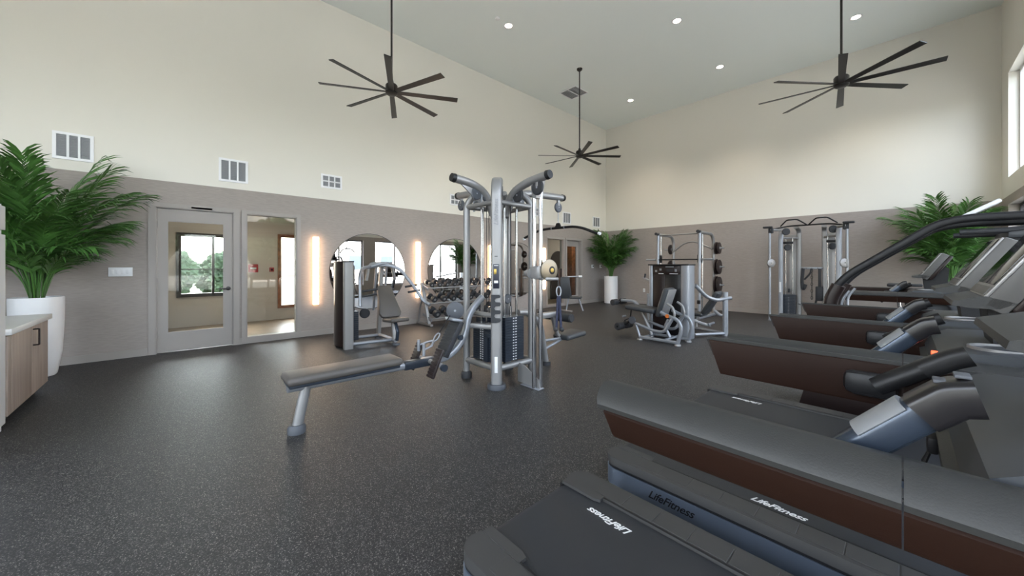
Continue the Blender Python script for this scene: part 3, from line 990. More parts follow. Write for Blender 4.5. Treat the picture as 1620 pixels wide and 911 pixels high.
            obj('grip_head', e_, 'black_plastic', mo)
        # cross brackets tie grip to the arm
        br = B(); bx(br, -0.16 if s < 0 else -0.12, -0.10 if s < 0 else -0.03, *sorted((s * 0.335, s * 0.385)), 0.965, 1.0, 0.008)
        obj('grip_bracket', br, 'black_plastic', t)
    # console tray
    tr = B()
    prof = [(0.09, 0.86), (0.075, 1.00), (0.095, 1.055), (0.15, 1.085), (0.30, 1.095), (0.62, 1.10), (0.64, 1.04), (0.60, 0.93), (0.45, 0.86)]
    prism_y(tr, prof, -0.375, 0.375)
    tray = obj('console_tray', tr, 'hood_grey', t, ang=30)
    pk = B(); prism_y(pk, [(0.068, 0.87), (0.055, 0.99), (0.075, 1.0), (0.10, 0.87)], -0.29, 0.29)
    obj('tray_panel', pk, 'arm_grey', tray)
    for s in (-1,):
        ring = B()
        N = 32
        cs = [(0.085 * math.cos(2 * PI * k / N), 0.085 * math.sin(2 * PI * k / N)) for k in range(N)]
        rr = []
        for sc, z in ((1.0, 1.088), (1.0, 1.0985), (0.92, 1.0985), (0.92, 1.088)):
            rr.append([ring.verts.new((0.25 + a_ * sc, s * 0.22 + b_ * sc, z)) for a_, b_ in cs])
        for q in range(4):
            for k in range(N): ring.faces.new((rr[q][k], rr[q][(k + 1) % N], rr[(q + 1) % 4][(k + 1) % N], rr[(q + 1) % 4][k]))
        cp = obj('cup_holder_rim', ring, 'silver_paint', tray)
        wl = B(); prism_z(wl, [(0.25 + a_ * 0.92, s * 0.22 + b_ * 0.92) for a_, b_ in cs], 1.086, 1.0965)
        obj('cup_well', wl, 'black_gloss', cp)
    # console: leaning slab with screen, bezel, lower ledge
    lean = math.radians(31)
    Rm = Matrix.Rotation(lean, 3, 'Y')
    co = V(0.195, 0, 1.25)

    def slab(x0, x1, y0, y1, z0, z1, bev=0.008):
        a = B(); bx(a, x0, x1, y0, y1, z0, z1, bev)
        bmesh.ops.rotate(a, cent=(0, 0, 0), matrix=Rm, verts=a.verts)
        bmesh.ops.translate(a, vec=co, verts=a.verts)
        return a
    cons = obj('console', slab(0.0, 0.07, -0.225, 0.225, 0.0, 0.36, 0.012), 'screen_grey', t)
    obj('console_back', slab(0.068, 0.105, -0.215, 0.215, 0.02, 0.36, 0.012), 'shroud', cons)
    obj('bezel', slab(-0.008, 0.004, -0.218, 0.218, 0.03, 0.352, 0.004), 'silver_paint', cons)
    obj('screen', slab(-0.012, -0.006, -0.200, 0.200, 0.085, 0.34, 0.002), 'screen', cons)
    obj('button_strip', slab(-0.012, -0.006, -0.200, 0.200, 0.04, 0.075, 0.002), 'screen_grey', cons)
    lg = B(); prism_y(lg, [(0.175, 1.238), (0.128, 1.246), (0.132, 1.262), (0.21, 1.285), (0.28, 1.262), (0.24, 1.238)], -0.225, 0.225)
    obj('reading_ledge', lg, 'arm_grey', cons)
    obj('safety_key', bx(B(), 0.040, 0.060, 0.02, 0.08, 0.935, 0.975, 0.006), 'black_plastic', tray)
    for q in (0.03, 0.07):
        kc = B(); tube(kc, [(0.048, 0.05, 0.94), (0.035, q, 0.90), (0.04, q * 1.4 - 0.02, 0.84)], 0.004, n=6); obj('key_cord', kc, 'black_plastic', tray)
    nk = B(); prism_y(nk, [(0.24, 1.08), (0.22, 1.25), (0.36, 1.42), (0.44, 1.36), (0.42, 1.08)], -0.12, 0.12)
    obj('console_neck', nk, 'black_plastic', t)
    return t


tm = treadmill_proto()
tm.location = (0, 1.34, 0)
tm['label'] = 'nearest treadmill, cut by the bottom edge, belt in full view'
tm2 = dup(tm, (0, 2.44, 0), label='second treadmill from the camera, blue-silver deck side under the near arm')
obj('warning_light', bx(B(), 0.074, 0.092, -0.30, -0.27, 1.052, 1.068, 0.003), 'red_light', tm2, label='small glowing red light')
dup(tm, (0, 3.54, 0), label='third treadmill from the camera, in front of the stair climber')
dup(tm, (-0.05, 7.15, 0), label='furthest treadmill, behind the stair climber handrail')

# ------------------------------------------------------------------ stair climber
sc_ = thing('stair_climber', 'dark stair climber with tall sloping handrails behind the treadmills', 'stair climber', (0.0, 4.75, 0))
bs = B(); prism_y(bs, [(-0.62, 0.0), (-0.62, 0.25), (0.05, 0.85), (0.75, 0.95), (0.85, 0.0)], -0.24, 0.24)
obj('body', bs, 'black_plastic', sc_)
for k in range(4):
    a = B(); bx(a, -0.78 + k * 0.2, -0.52 + k * 0.2, -0.22, 0.22, 0.30 + k * 0.19, 0.34 + k * 0.19, 0.006)
    obj('step', a, 'rubber_grey', sc_)
for s in (-1, 1):
    a = B(); prism_y(a, [(-0.70, 0.02), (-0.60, 0.42), (-0.30, 0.72), (0.2, 1.0), (0.8, 1.0), (0.9, 0.02)], s * 0.25 - 0.02, s * 0.25 + 0.02)
    obj('side_shroud', a, 'shroud', sc_)
    a = B()
    sweep(a, [(-0.47, s * 0.30, 0.85), (-0.475, s * 0.30, 1.10), (-0.36, s * 0.30, 1.30), (0.19, s * 0.30, 1.735), (0.34, s * 0.30, 1.765), (0.95, s * 0.30, 1.755)], rrect(0.062, 0.058, 0.02), fil=0.12, up=(0, 1, 0))
    rl = obj('handrail', a, 'black_plastic', sc_)
    a = B()
    sweep(a, [(-0.45, s * 0.30, 0.78), (-0.46, s * 0.30, 1.08), (-0.40, s * 0.30, 1.22)], rrect(0.10, 0.12, 0.03), fil=0.1, up=(0, 1, 0))
    obj('rail_boot', a, 'shroud', rl)
    a = B(); tube(a, [(-0.385, s * 0.27, 0.90), (-0.385, s * 0.27, 1.08), (-0.33, s * 0.27, 1.17)], 0.012, fil=0.05)
    obj('boot_trim', a, 'silver_light', rl)
    a = B(); tube(a, [(0.30, s * 0.26, 1.66), (0.55, s * 0.26, 1.66), (0.75, s * 0.24, 1.70)], 0.022, fil=0.05)
    obj('lower_grip', a, 'rubber', sc_)
    a = B(); sweep(a, [(0.72, s * 0.28, 0.9), (0.80, s * 0.28, 1.76)], rrect(0.06, 0.09, 0.02), up=(0, 1, 0))
    obj('mast', a, 'black_plastic', sc_)
a = B(); box(a, (0.72, 0, 1.78), (0.05, 0.50, 0.34), 0.02, Matrix.Rotation(math.radians(25), 3, 'Y'))
cs = obj('console', a, 'shroud', sc_)
a = B(); box(a, (0.692, 0, 1.79), (0.008, 0.44, 0.28), 0.003, Matrix.Rotation(math.radians(25), 3, 'Y'))
obj('screen', a, 'screen', cs)
a = B(); box(a, (0.40, -0.20, 1.83), (0.03, 0.16, 0.22), 0.008, Matrix.Rotation(math.radians(58), 3, 'Y')); obj('reading_rack', a, 'white_plastic', sc_)
a = B(); bx(a, 0.52, 0.74, -0.28, 0.28, 1.60, 1.66, 0.02)
obj('console_tray', a, 'hood_grey', sc_)

# ------------------------------------------------------------------ upright bike
bk = thing('exercise_bike', 'upright exercise bike with black saddle by the back wall', 'exercise bike', (0.1, 8.45, 0))
for x in (-0.5, 0.55): obj('foot_bar', cyl(B(), (x, -0.28, 0.035), (x, 0.28, 0.035), 0.035, n=12), 'black_plastic', bk)
a = B(); sweep(a, [(-0.5, 0, 0.07), (0.55, 0, 0.07)], rrect(0.08, 0.06, 0.02)); obj('base_beam', a, 'silver_paint', bk)
a = B(); cyl(a, (0.22, -0.07, 0.38), (0.22, 0.07, 0.38), 0.26, n=32); obj('flywheel_cover', a, 'shroud', bk)
a = B(); sweep(a, [(0.02, 0, 0.10), (-0.12, 0, 0.62)], rrect(0.08, 0.07, 0.02)); obj('seat_tube', a, 'black_plastic', bk)
obj('seat_post', cyl(B(), (-0.12, 0, 0.60), (-0.17, 0, 1.06), 0.024, n=12), 'chrome', bk)
a = B(); box(a, (-0.15, 0, 1.085), (0.26, 0.17, 0.06), 0.028); box(a, (0.03, 0, 1.09), (0.16, 0.07, 0.045), 0.02); obj('saddle', a, 'rubber', bk)
a = B(); sweep(a, [(0.35, 0, 0.30), (0.46, 0, 1.08)], rrect(0.08, 0.09, 0.02)); obj('head_tube', a, 'black_plastic', bk)
a = B(); tube(a, [(0.16, -0.24, 1.16), (0.36, -0.24, 1.14), (0.46, -0.08, 1.10), (0.46, 0.08, 1.10), (0.36, 0.24, 1.14), (0.16, 0.24, 1.16)], 0.018, fil=0.06); obj('handlebar', a, 'rubber', bk)
a = B(); box(a, (0.50, 0, 1.27), (0.04, 0.34, 0.28), 0.015, Matrix.Rotation(0.5, 3, 'Y')); cs = obj('console', a, 'silver_paint', bk)
a = B(); box(a, (0.477, 0, 1.275), (0.006, 0.29, 0.22), 0.002, Matrix.Rotation(0.5, 3, 'Y')); obj('screen', a, 'screen', cs)
for s in (-1, 1):
    a = B(); sweep(a, [(0.14, s * 0.09, 0.38), (0.14 - s * 0.14, s * 0.10, 0.38 - s * 0.10)], rrect(0.03, 0.02, 0.006)); cr = obj('crank', a, 'silver_paint', bk)
    a = B(); box(a, (0.14 - s * 0.14, s * 0.16, 0.38 - s * 0.10), (0.10, 0.09, 0.025), 0.008); obj('pedal', a, 'rubber', cr)


def P(t, name, bm, m, parent=None, **k):
    """add a part given in world coordinates to thing t"""
    return obj(name, bm, m, parent or t, origin=tuple(t.location), **k)


def pad_box(c, s, rot=None, bev=0.03):
    return box(B(), c, s, bev, rot, 3)


def wstack(bm, c, w, d, z0, z1, n):
    h = (z1 - z0) / n
    for k in range(n):
        bx(bm, c[0] - w / 2, c[0] + w / 2, c[1] - d / 2, c[1] + d / 2, z0 + k * h, z0 + (k + 1) * h - h * 0.05)
    return bm


def disc(t, name, c, axis, r, th, m, n=28, parent=None, hub=None):
    ax = Vector(axis).normalized() * th / 2
    a = B()
    c = Vector(c)
    q = Vector((0, 0, 1)).rotation_difference(Vector(axis).normalized()).to_matrix()
    prof = [(0.0, -th / 2), (r * 0.86, -th / 2), (r, -th / 2 + min(th * 0.3, 0.01)), (r, th / 2 - min(th * 0.3, 0.01)), (r * 0.86, th / 2), (0.0, th / 2)]
    lathe(a, prof, n=n)
    bmesh.ops.rotate(a, cent=(0, 0, 0), matrix=q, verts=a.verts)
    bmesh.ops.translate(a, vec=c, verts=a.verts)
    o = P(t, name, a, m, parent)
    if hub:
        a = B(); cyl(a, c - ax * 1.25, c + ax * 1.25, r * 0.13, n=10)
        P(t, 'axle_bolt', a, hub, o)
    return o


# ------------------------------------------------------------------ four-station cable gym
mg = thing('multi_gym', 'large silver four-station cable gym with low row bench, centre of the room', 'multi gym', (-3.43, 2.95, 0))
cx, cy = -3.43, 2.95
P0, P1, P2, P3 = (-3.15, 2.67), (-3.72, 2.66), (-3.15, 3.24), (-3.64, 3.29)
a = B()
q45 = math.radians(45)
sweep(a, [(P0[0], P0[1], 0.05), (P0[0], P0[1], 2.24), (P0[0] - 0.03, P0[1] + 0.03, 2.36), (P0[0] - 0.12, P0[1] + 0.12, 2.39)], rrect(0.125, 0.115, 0.035, 4), up=(0.7, -0.7, 0), fil=0.10)
col = P(mg, 'main_column', a, 'silver_paint')
a = B(); lathe(a, [(0.0, 0), (0.105, 0), (0.11, 0.02), (0.10, 0.055), (0.0, 0.055)], (P0[0], P0[1], 0), 24); P(mg, 'rubber_foot', a, 'rubber_grey')
nrm = V(P0[0], P0[1], 0).normalized() * -1     # outward direction towards the room centre
nrm = V(0.7071, -0.7071, 0); tng = V(0.7071, 0.7071, 0)
def face_plate(name, z0, z1, w, m, parent, off=0.0585, lat=0.0, th=0.006):
    c = V(P0[0], P0[1], (z0 + z1) / 2) + nrm * off + tng * lat
    return P(mg, name, box(B(), c, (w, th, z1 - z0), 0.002, Matrix.Rotation(q45, 3, 'Z')), m, parent)
pc = face_plate('placard', 1.14, 1.415, 0.07, 'placard', col)
face_plate('placard_figure', 1.30, 1.36, 0.03, 'gold', pc, 0.0625, -0.01, 0.003)
face_plate('placard_text_block', 1.20, 1.23, 0.045, 'white_ink', pc, 0.0625, 0.0, 0.003)
face_plate('placard_header', 1.395, 1.402, 0.05, 'white_ink', pc, 0.0625, 0.0, 0.003)
face_plate('warning_sticker', 0.19, 0.37, 0.035, 'white_ink', col)
face_plate('small_plate', 1.50, 1.508, 0.035, 'black_ink', col)
# comb-shaped bar holder on the column
poly = [(-0.055, 0.0), (0.0, 0.0)]
for k in range(3):
    z = 0.03 + k * 0.09
    poly += [(0.045, z - 0.02), (0.055, z), (0.045, z + 0.02), (-0.008, z + 0.022), (-0.02, z + 0.045), (-0.008, z + 0.068)]
poly += [(0.045, 0.285), (0.05, 0.30), (0.035, 0.315), (-0.055, 0.315)]
a = B()
def fp(off): return lambda u, v: V(P0[0], P0[1], 0.755 + v) + nrm * off + tng * u
prism(a, poly, fp(0.059), fp(0.085)); P(mg, 'bar_holder', a, 'rubber', col)
lm = text_mesh('LifeFitness', 0.075)
lo = lettering(lm, 'grey_ink', col, (0, 0, 0), (0, 0, 0))
mt = Matrix.Translation(V(P0[0], P0[1], 2.0) + nrm * 0.0585 - mg.location)
rx = Matrix((( tng.x * 0, -tng.x, nrm.x, 0), (0, -tng.y, nrm.y, 0), (1, 0, 0, 0), (0, 0, 0, 1)))
lo.matrix_local = mt @ rx
for (px, py) in (P1, P2, P3):
    a = B()
    dx, dy = (cx - px) * 0.5, (cy - py) * 0.5
    tube(a, [(px, py, 0.05), (px, py, 2.20), (px + dx, py + dy, 2.34)], 0.042, fil=0.12, n=14)
    P(mg, 'corner_post', a, 'silver_paint')
    a = B(); lathe(a, [(0.0, 0), (0.068, 0), (0.07, 0.05), (0.055, 0.08), (0.0, 0.08)], (px, py, 0), 18); P(mg, 'rubber_foot', a, 'rubber')
for z, nm, r in ((2.13, 'top_rail', 0.03), (0.22, 'bottom_rail', 0.036)):
    for A_, B_ in ((P0, P1), (P0, P2), (P1, P3), (P2, P3)):
        P(mg, nm, cyl(B(), (*A_, z), (*B_, z), r, n=12), 'silver_paint')
# guard bar between the left post and the column
a = B(); sweep(a, [(P1[0] + 0.02, P1[1], 0.70), (P1[0] - 0.02, P1[1] - 0.16, 0.70), (P1[0] + 0.15, P1[1] - 0.22, 0.70), (P0[0], P0[1] - 0.03, 0.70)], rrect(0.05, 0.06, 0.018), fil=0.08)
P(mg, 'guard_bar', a, 'silver_paint')
# weight stacks with guide rods
for sxx, syy, w, d, z1 in ((cx, cy - 0.20, 0.34, 0.15, 0.70), (cx + 0.21, cy, 0.15, 0.30, 0.79), (cx, cy + 0.2, 0.30, 0.15, 0.75), (cx - 0.2, cy, 0.15, 0.30, 0.75)):
    st = P(mg, 'weight_stack', wstack(B(), (sxx, syy), w, d, 0.27, z1, 16), 'stack_plate', smooth=False)
    lab = B()
    for k in range(16):
        z = 0.285 + k * (z1 - 0.27) / 16
        if syy < cy - 0.1:
            for o_ in (-0.02, 0.02): box(lab, (sxx + o_, syy - d / 2 - 0.001, z), (0.02, 0.003, 0.011))
        elif sxx > cx + 0.1:
            for o_ in (-0.02, 0.02): box(lab, (sxx + w / 2 + 0.001, syy + o_, z), (0.003, 0.02, 0.011))
        else:
            box(lab, (sxx, syy, 0.5), (0.01, 0.01, 0.01)); break
    P(mg, 'weight_numbers', lab, 'white_ink', st, smooth=False)
    ho = d if w > d else w
    for q in (-0.10, 0.10):
        p = (sxx + q, syy) if w > d else (sxx, syy + q)
        P(mg, 'guide_rod', cyl(B(), (*p, 0.22), (*p, 2.13), 0.013, n=10), 'chrome')
    P(mg, 'selector_stem', cyl(B(), (sxx, syy, z1), (sxx, syy, z1 + 0.12), 0.014, n=10), 'chrome', st)
    P(mg, 'cable', cyl(B(), (sxx, syy, z1 + 0.1), (sxx, syy, 2.2), 0.005, n=6), 'black_plastic')
a = B(); bx(a, cx + 0.06, cx + 0.14, cy - 0.30, cy - 0.14, 0.27, 0.55); P(mg, 'stack_shroud', a, 'stack_plate')
# inner spine column
P(mg, 'spine', bx(B(), -3.60, -3.52, 3.08, 3.16, 0.2, 2.2, 0.015), 'silver_paint')
# overhead arms with caps and pulleys
for nm, pts, capdir in (('s', [(cx, cy - 0.10, 2.02), (cx, cy - 0.22, 2.28), (cx, cy - 0.42, 2.36), (cx, cy - 0.66, 2.385)], (0, -1, 0.1)),
                        ('e', [(cx + 0.10, cy, 2.02), (cx + 0.24, cy, 2.27), (cx + 0.48, cy, 2.355), (cx + 0.80, cy, 2.385)], (1, 0, 0.1)),
                        ('n', [(cx, cy + 0.10, 2.02), (cx, cy + 0.25, 2.30), (cx, cy + 0.50, 2.37), (cx, cy + 1.22, 2.40)], (0, 1, 0.04)),
                        ('w', [(cx - 0.10, cy, 2.02), (cx - 0.24, cy, 2.30), (cx - 0.45, cy, 2.37), (cx - 0.88, cy, 2.395)], (-1, 0, 0.05))):
    a = B(); tube(a, pts, 0.048, fil=0.12, n=16); ar = P(mg, 'overhead_arm', a, 'silver_paint')
    e_ = Vector(pts[-1]); d = Vector(capdir).normalized()
    P(mg, 'end_cap', cyl(B(), e_, e_ + d * 0.045, 0.053, 0.047, 16), 'black_plastic', ar)
# gusset under the row-side arm
a = B(); prism_x(a, [(cy - 0.60, 2.35), (cy - 0.36, 2.33), (cy - 0.28, 2.13), (cy - 0.34, 2.16)], cx - 0.008, cx + 0.008); P(mg, 'arm_gusset', a, 'silver_paint')
for c, ax, r in (((cx, cy - 0.36, 2.25), (1, 0, 0), 0.075), ((cx, cy - 0.20, 2.22), (1, 0, 0), 0.06), ((cx + 0.34, cy, 2.23), (0, 1, 0), 0.085), ((cx + 0.66, cy, 2.27), (0, 1, 0), 0.085),
                 ((cx + 0.02, cy + 0.02, 2.33), (1, 1, 0), 0.07), ((cx, cy + 0.36, 2.24), (1, 0, 0), 0.075), ((cx, cy + 1.14, 2.25), (1, 0, 0), 0.075), ((cx - 0.45, cy, 2.22), (0, 1, 0), 0.075), ((cx - 0.82, cy, 2.25), (0, 1, 0), 0.075),
                 ((cx + 0.20, cy - 0.04, 1.00), (1, 0, 0), 0.06)):
    disc(mg, 'pulley', c, ax, r, 0.035, 'rubber_grey' if r != 0.085 else 'rubber', hub='silver_light')
for c, h in (((cx, cy + 1.14, 2.32), 0.05), ((cx + 0.66, cy, 2.33), 0.05), ((cx - 0.82, cy, 2.32), 0.05)):
    P(mg, 'pulley_hanger', box(B(), c, (0.04, 0.04, 0.10), 0.006), 'silver_paint')
for x in (cx + 0.34, cx - 0.45):
    P(mg, 'arm_strut', cyl(B(), (x - 0.07, cy, 2.13), (x - 0.07, cy, 2.33), 0.016, n=8), 'silver_light')
P(mg, 'arm_strut', cyl(B(), (cx, cy - 0.28, 2.13), (cx, cy - 0.28, 2.33), 0.016, n=8), 'silver_light')
# east: adjustable pulley rails on a floor plate
ex, ey = -2.82, 3.00
a = B(); prism_y(a, [(-3.14, 0.012), (-2.78, 0.012), (-2.80, 0.10), (-3.02, 0.22), (-3.14, 0.24)], ey - 0.006, ey + 0.006); P(mg, 'rail_web', a, 'silver_paint')
P(mg, 'rail_floor_plate', bx(B(), -3.05, ex + 0.06, ey - 0.05, ey + 0.05, 0, 0.012, 0.004), 'silver_light')
for dy, dx in ((-0.032, -0.02), (0.032, 0.02)):
    P(mg, 'adjustment_rail', cyl(B(), (ex + dx, ey + dy, 0.012), (ex + dx, ey + dy, 2.28), 0.024, n=14), 'chrome')
a = B(); prism_y(a, [(ex - 0.07, 2.37), (ex + 0.07, 2.37), (ex + 0.05, 2.28), (ex + 0.03, 2.16), (ex - 0.03, 2.16), (ex - 0.05, 2.28)], ey - 0.055, ey + 0.055); P(mg, 'rail_head', a, 'silver_paint')
a = B(); box(a, (ex, ey, 1.32), (0.13, 0.12, 0.15), 0.02); cg = P(mg, 'pulley_carriage', a, 'silver_paint')
a = B(); lathe(a, [(0.0, -0.09), (0.03, -0.085), (0.055, 0.0), (0.0, 0.0)], n=16); bmesh.ops.rotate(a, cent=(0, 0, 0), matrix=Matrix.Rotation(PI / 2, 3, 'Y'), verts=a.verts); bmesh.ops.translate(a, vec=(ex - 0.05, ey - 0.06, 1.31), verts=a.verts)
P(mg, 'release_knob', a, 'silver_paint', cg)
vd = V(0.98, -0.10, 0).normalized()
dk = disc(mg, 'cover_disc', (ex + 0.09, ey + 0.10, 1.345), vd, 0.125, 0.03, 'disc_gold', 40, cg)
disc(mg, 'disc_badge', V(ex + 0.09, ey + 0.10, 1.345) + vd * 0.016 + V(0, 0.03, 0), vd, 0.05, 0.006, 'black_plastic', 20, dk)
disc(mg, 'disc_badge_ring', V(ex + 0.09, ey + 0.10, 1.345) + vd * 0.02 + V(0, 0.03, 0), vd, 0.025, 0.005, 'gold', 16, dk)
disc(mg, 'cover_disc', V(ex + 0.11, ey + 0.13, 1.345) - vd * 0.07, vd, 0.12, 0.02, 'silver_light', 40, cg)
P(mg, 'carriage_arm', box(B(), (ex + 0.12, ey + 0.06, 1.25), (0.22, 0.03, 0.035), 0.01, Matrix.Rotation(0.45, 3, 'Z')), 'silver_paint', cg)
P(mg, 'cable', cyl(B(), (-2.61, 3.105, 1.26), (-2.60, 3.11, 1.15), 0.007, n=6), 'black_plastic', cg)
# low-row station running towards the camera side
rx_ = -3.45
a = B(); sweep(a, [(rx_, 0.66, 0.385), (rx_, 1.95, 0.375), (rx_, 2.22, 0.37), (rx_, 2.44, 0.56), (rx_, 2.50, 0.85), (rx_, 2.70, 1.02)], rrect(0.075, 0.07, 0.022, 3), fil=0.16, seg=7)
bm_ = P(mg, 'row_beam', a, 'silver_light')
P(mg, 'row_crossbar', cyl(B(), (P1[0], P1[1], 0.82), (P0[0], P0[1], 0.82), 0.03, n=12), 'silver_paint')
P(mg, 'beam_sleeve', bx(B(), rx_ - 0.044, rx_ + 0.044, 1.68, 2.02, 0.335, 0.418, 0.01), 'stack_plate', bm_)
a = B(); box(a, (rx_, 1.125, 0.462), (0.30, 0.98, 0.075), 0.035, None, 4); P(mg, 'row_seat_pad', a, 'upholstery_brown')
a = B(); box(a, (rx_, 1.125, 0.418), (0.24, 0.94, 0.035), 0.008); P(mg, 'seat_board', a, 'stack_plate')
a = B(); tube(a, [(rx_, 0.80, 0.38), (rx_, 0.735, 0.05)], 0.042, n=14); P(mg, 'row_leg', a, 'silver_paint')
a = B(); lathe(a, [(0.0, 0), (0.068, 0), (0.07, 0.045), (0.055, 0.07), (0.0, 0.07)], (rx_, 0.73, 0), 20); P(mg, 'rubber_foot', a, 'rubber_grey')
def ribbed(c, w, L, th, rot, ribs):
    a = B(); bx(a, -w / 2, w / 2, -th / 2, th / 2, -L / 2, L / 2, 0.01)
    for k in range(ribs):
        z = -L / 2 + (k + 0.5) * L / ribs
        bx(a, -w / 2 + 0.006, w / 2 - 0.006, -th / 2 - 0.006, -th / 2, z - L / ribs * 0.3, z + L / ribs * 0.3)
    bmesh.ops.rotate(a, cent=(0, 0, 0), matrix=rot, verts=a.verts)
    bmesh.ops.translate(a, vec=Vector(c), verts=a.verts)
    return a
Rf = Matrix.Rotation(math.radians(-24), 3, 'X')
for s in (-1, 1):
    P(mg, 'foot_plate', ribbed((rx_ + s * 0.21, 1.93, 0.40), 0.12, 0.30, 0.03, Rf, 9), 'plate_brown')
P(mg, 'foot_axle', cyl(B(), (rx_ - 0.21, 1.96, 0.385), (rx_ + 0.27, 1.96, 0.385), 0.024, n=12), 'silver_paint')
P(mg, 'axle_knob', cyl(B(), (rx_ + 0.27, 1.98, 0.36), (rx_ + 0.31, 1.98, 0.36), 0.036, n=14), 'stack_plate')
Rb = Matrix.Rotation(math.radians(-30), 3, 'X')
P(mg, 'ribbed_board', ribbed((rx_, 2.235, 0.585), 0.20, 0.42, 0.06, Rb, 12), 'rubber')
a = B(); tube(a, [(rx_ - 0.09, 2.33, 0.78), (rx_ - 0.09, 2.24, 0.80), (rx_ + 0.09, 2.24, 0.80), (rx_ + 0.09, 2.33, 0.78)], 0.02, fil=0.04); P(mg, 'board_handle', a, 'silver_light')
P(mg, 'board_bolt', cyl(B(), (rx_ + 0.10, 2.30, 0.60), (rx_ + 0.135, 2.30, 0.60), 0.03, n=14), 'stack_plate')
disc(mg, 'row_pulley', (rx_ - 0.03, 2.33, 0.885), (0.75, -0.66, 0), 0.10, 0.045, 'rubber_grey', 32, None, 'silver_light')
P(mg, 'cable', cyl(B(), (rx_, 2.24, 0.84), (rx_, 2.10, 0.66), 0.006, n=6), 'black_plastic')
# north: lat pulldown seat with thigh rollers
lx = -3.43
a = B(); tube(a, [(lx, 3.82, 0.04), (lx, 3.70, 0.62), (lx, 3.42, 0.78), (lx, 3.28, 0.78)], 0.042, fil=0.14, n=14); P(mg, 'pulldown_post', a, 'silver_paint')
a = B(); lathe(a, [(0.0, 0), (0.07, 0), (0.065, 0.05), (0.0, 0.05)], (lx, 3.82, 0), 18); P(mg, 'rubber_foot', a, 'rubber')
P(mg, 'pulldown_beam', bx(B(), lx - 0.04, lx + 0.04, 3.66, 4.05, 0.655, 0.735, 0.015), 'silver_paint')
a = B(); sweep(a, [(lx, 3.96, 0.69), (lx, 4.06, 0.40), (lx, 4.10, 0.37)], rrect(0.06, 0.05, 0.015)); P(mg, 'roller_upright', a, 'silver_paint')
P(mg, 'roller_axle', cyl(B(), (lx - 0.30, 4.02, 0.665), (lx + 0.30, 4.02, 0.665), 0.016, n=10), 'chrome')
for s in (-1, 1):
    a = B(); lathe(a, [(0.0, -0.12), (0.05, -0.12), (0.062, -0.105), (0.062, 0.105), (0.05, 0.12), (0.0, 0.12)], n=20)
    bmesh.ops.rotate(a, cent=(0, 0, 0), matrix=Matrix.Rotation(PI / 2, 3, 'Y'), verts=a.verts)
    bmesh.ops.translate(a, vec=(lx + s * 0.19, 4.02, 0.665), verts=a.verts)
    P(mg, 'thigh_roller', a, 'rubber')
a = B(); box(a, (lx, 4.36, 0.355), (0.30, 0.46, 0.08), 0.035, Matrix.Rotation(math.radians(3), 3, 'X'), 4); P(mg, 'pulldown_seat', a, 'upholstery')
for y0, z0 in ((3.78, 0.22), (3.80, 0.34)):
    P(mg, 'seat_strut', cyl(B(), (lx, y0, z0), (lx, 4.24, 0.325), 0.02, n=10), 'silver_light')
# attachments that hang from the gym
lb = thing('lat_pulldown_bar', 'wide black cable bar with bent ends hanging from the far arm of the cable gym', 'cable bar', (-3.43, 4.09, 1.95))
a = B(); tube(a, [(-0.70, 0, -0.11), (-0.36, 0, 0.0), (0.36, 0, 0.0), (0.68, 0, -0.13)], 0.019, fil=0.2); br = obj('bar', a, 'black_plastic', lb)
for s in (-1, 1): obj('end_knob', cyl(B(), (s * 0.69, 0, -0.12), (s * 0.72, 0, -0.132), 0.02, n=10), 'white_plastic', lb)
for s in (-1, 1): obj('collar', cyl(B(), (s * 0.11, 0, 0), (s * 0.13, 0, 0), 0.024, n=12), 'silver_light', lb)
a = B(); prism_y(a, [(-0.06, 0.0), (0.06, 0.0), (0.025, 0.07), (-0.025, 0.07)], -0.012, 0.012); obj('swivel_hanger', a, 'black_plastic', lb)
obj('cable', cyl(B(), (0, 0, 0.06), (0, 0, 0.24), 0.006, n=6), 'silver_light', lb)


def carabiner(bm, c, h, w, r, rot=None):
    pts = [V(w / 2 * math.sin(2 * PI * k / 14), 0, h / 2 * math.cos(2 * PI * k / 14)) for k in range(15)]
    if rot: pts = [rot @ p for p in pts]
    tube(bm, [Vector(c) + p for p in pts], r, n=6)
    return bm


rh = thing('row_handle', 'silver close-grip row handle on a carabiner above the foot plates', 'handle', (-3.45, 2.0, 0.5))
cr_ = Matrix.Rotation(math.radians(40), 3, 'Y') @ Matrix.Rotation(math.radians(-35), 3, 'X')
obj('carabiner', carabiner(B(), (0.0, 0.07, 0.12), 0.10, 0.04, 0.008, Matrix.Rotation(math.radians(-40), 3, 'X') @ Matrix.Rotation(PI / 2 * 0.6, 3, 'Z')), 'silver_light', rh)
a = B(); tube(a, [(-0.05, -0.04, 0.07), (0.0, 0.04, 0.09), (0.06, -0.03, 0.05)], 0.012, fil=0.03); tube(a, [(-0.05, -0.12, 0.05), (-0.05, -0.02, 0.07)], 0.011); tube(a, [(0.06, -0.11, 0.02), (0.06, -0.02, 0.05)], 0.011)
obj('frame', a, 'silver_light', rh)
for x, z in ((-0.05, 0.05), (0.06, 0.02)):
    a = B(); tube(a, [(x, -0.12, z - 0.06), (x, -0.12, z + 0.06)], 0.016); obj('grip', a, 'silver_light', rh)
sp_ = thing('cable_strap', 'dark blue tricep strap hanging from the adjustable pulley', 'strap', (-2.60, 3.11, 1.14))
obj('carabiner', carabiner(B(), (0, 0, -0.03), 0.11, 0.05, 0.008, Matrix.Rotation(0.75, 3, 'Z')), 'silver_light', sp_)
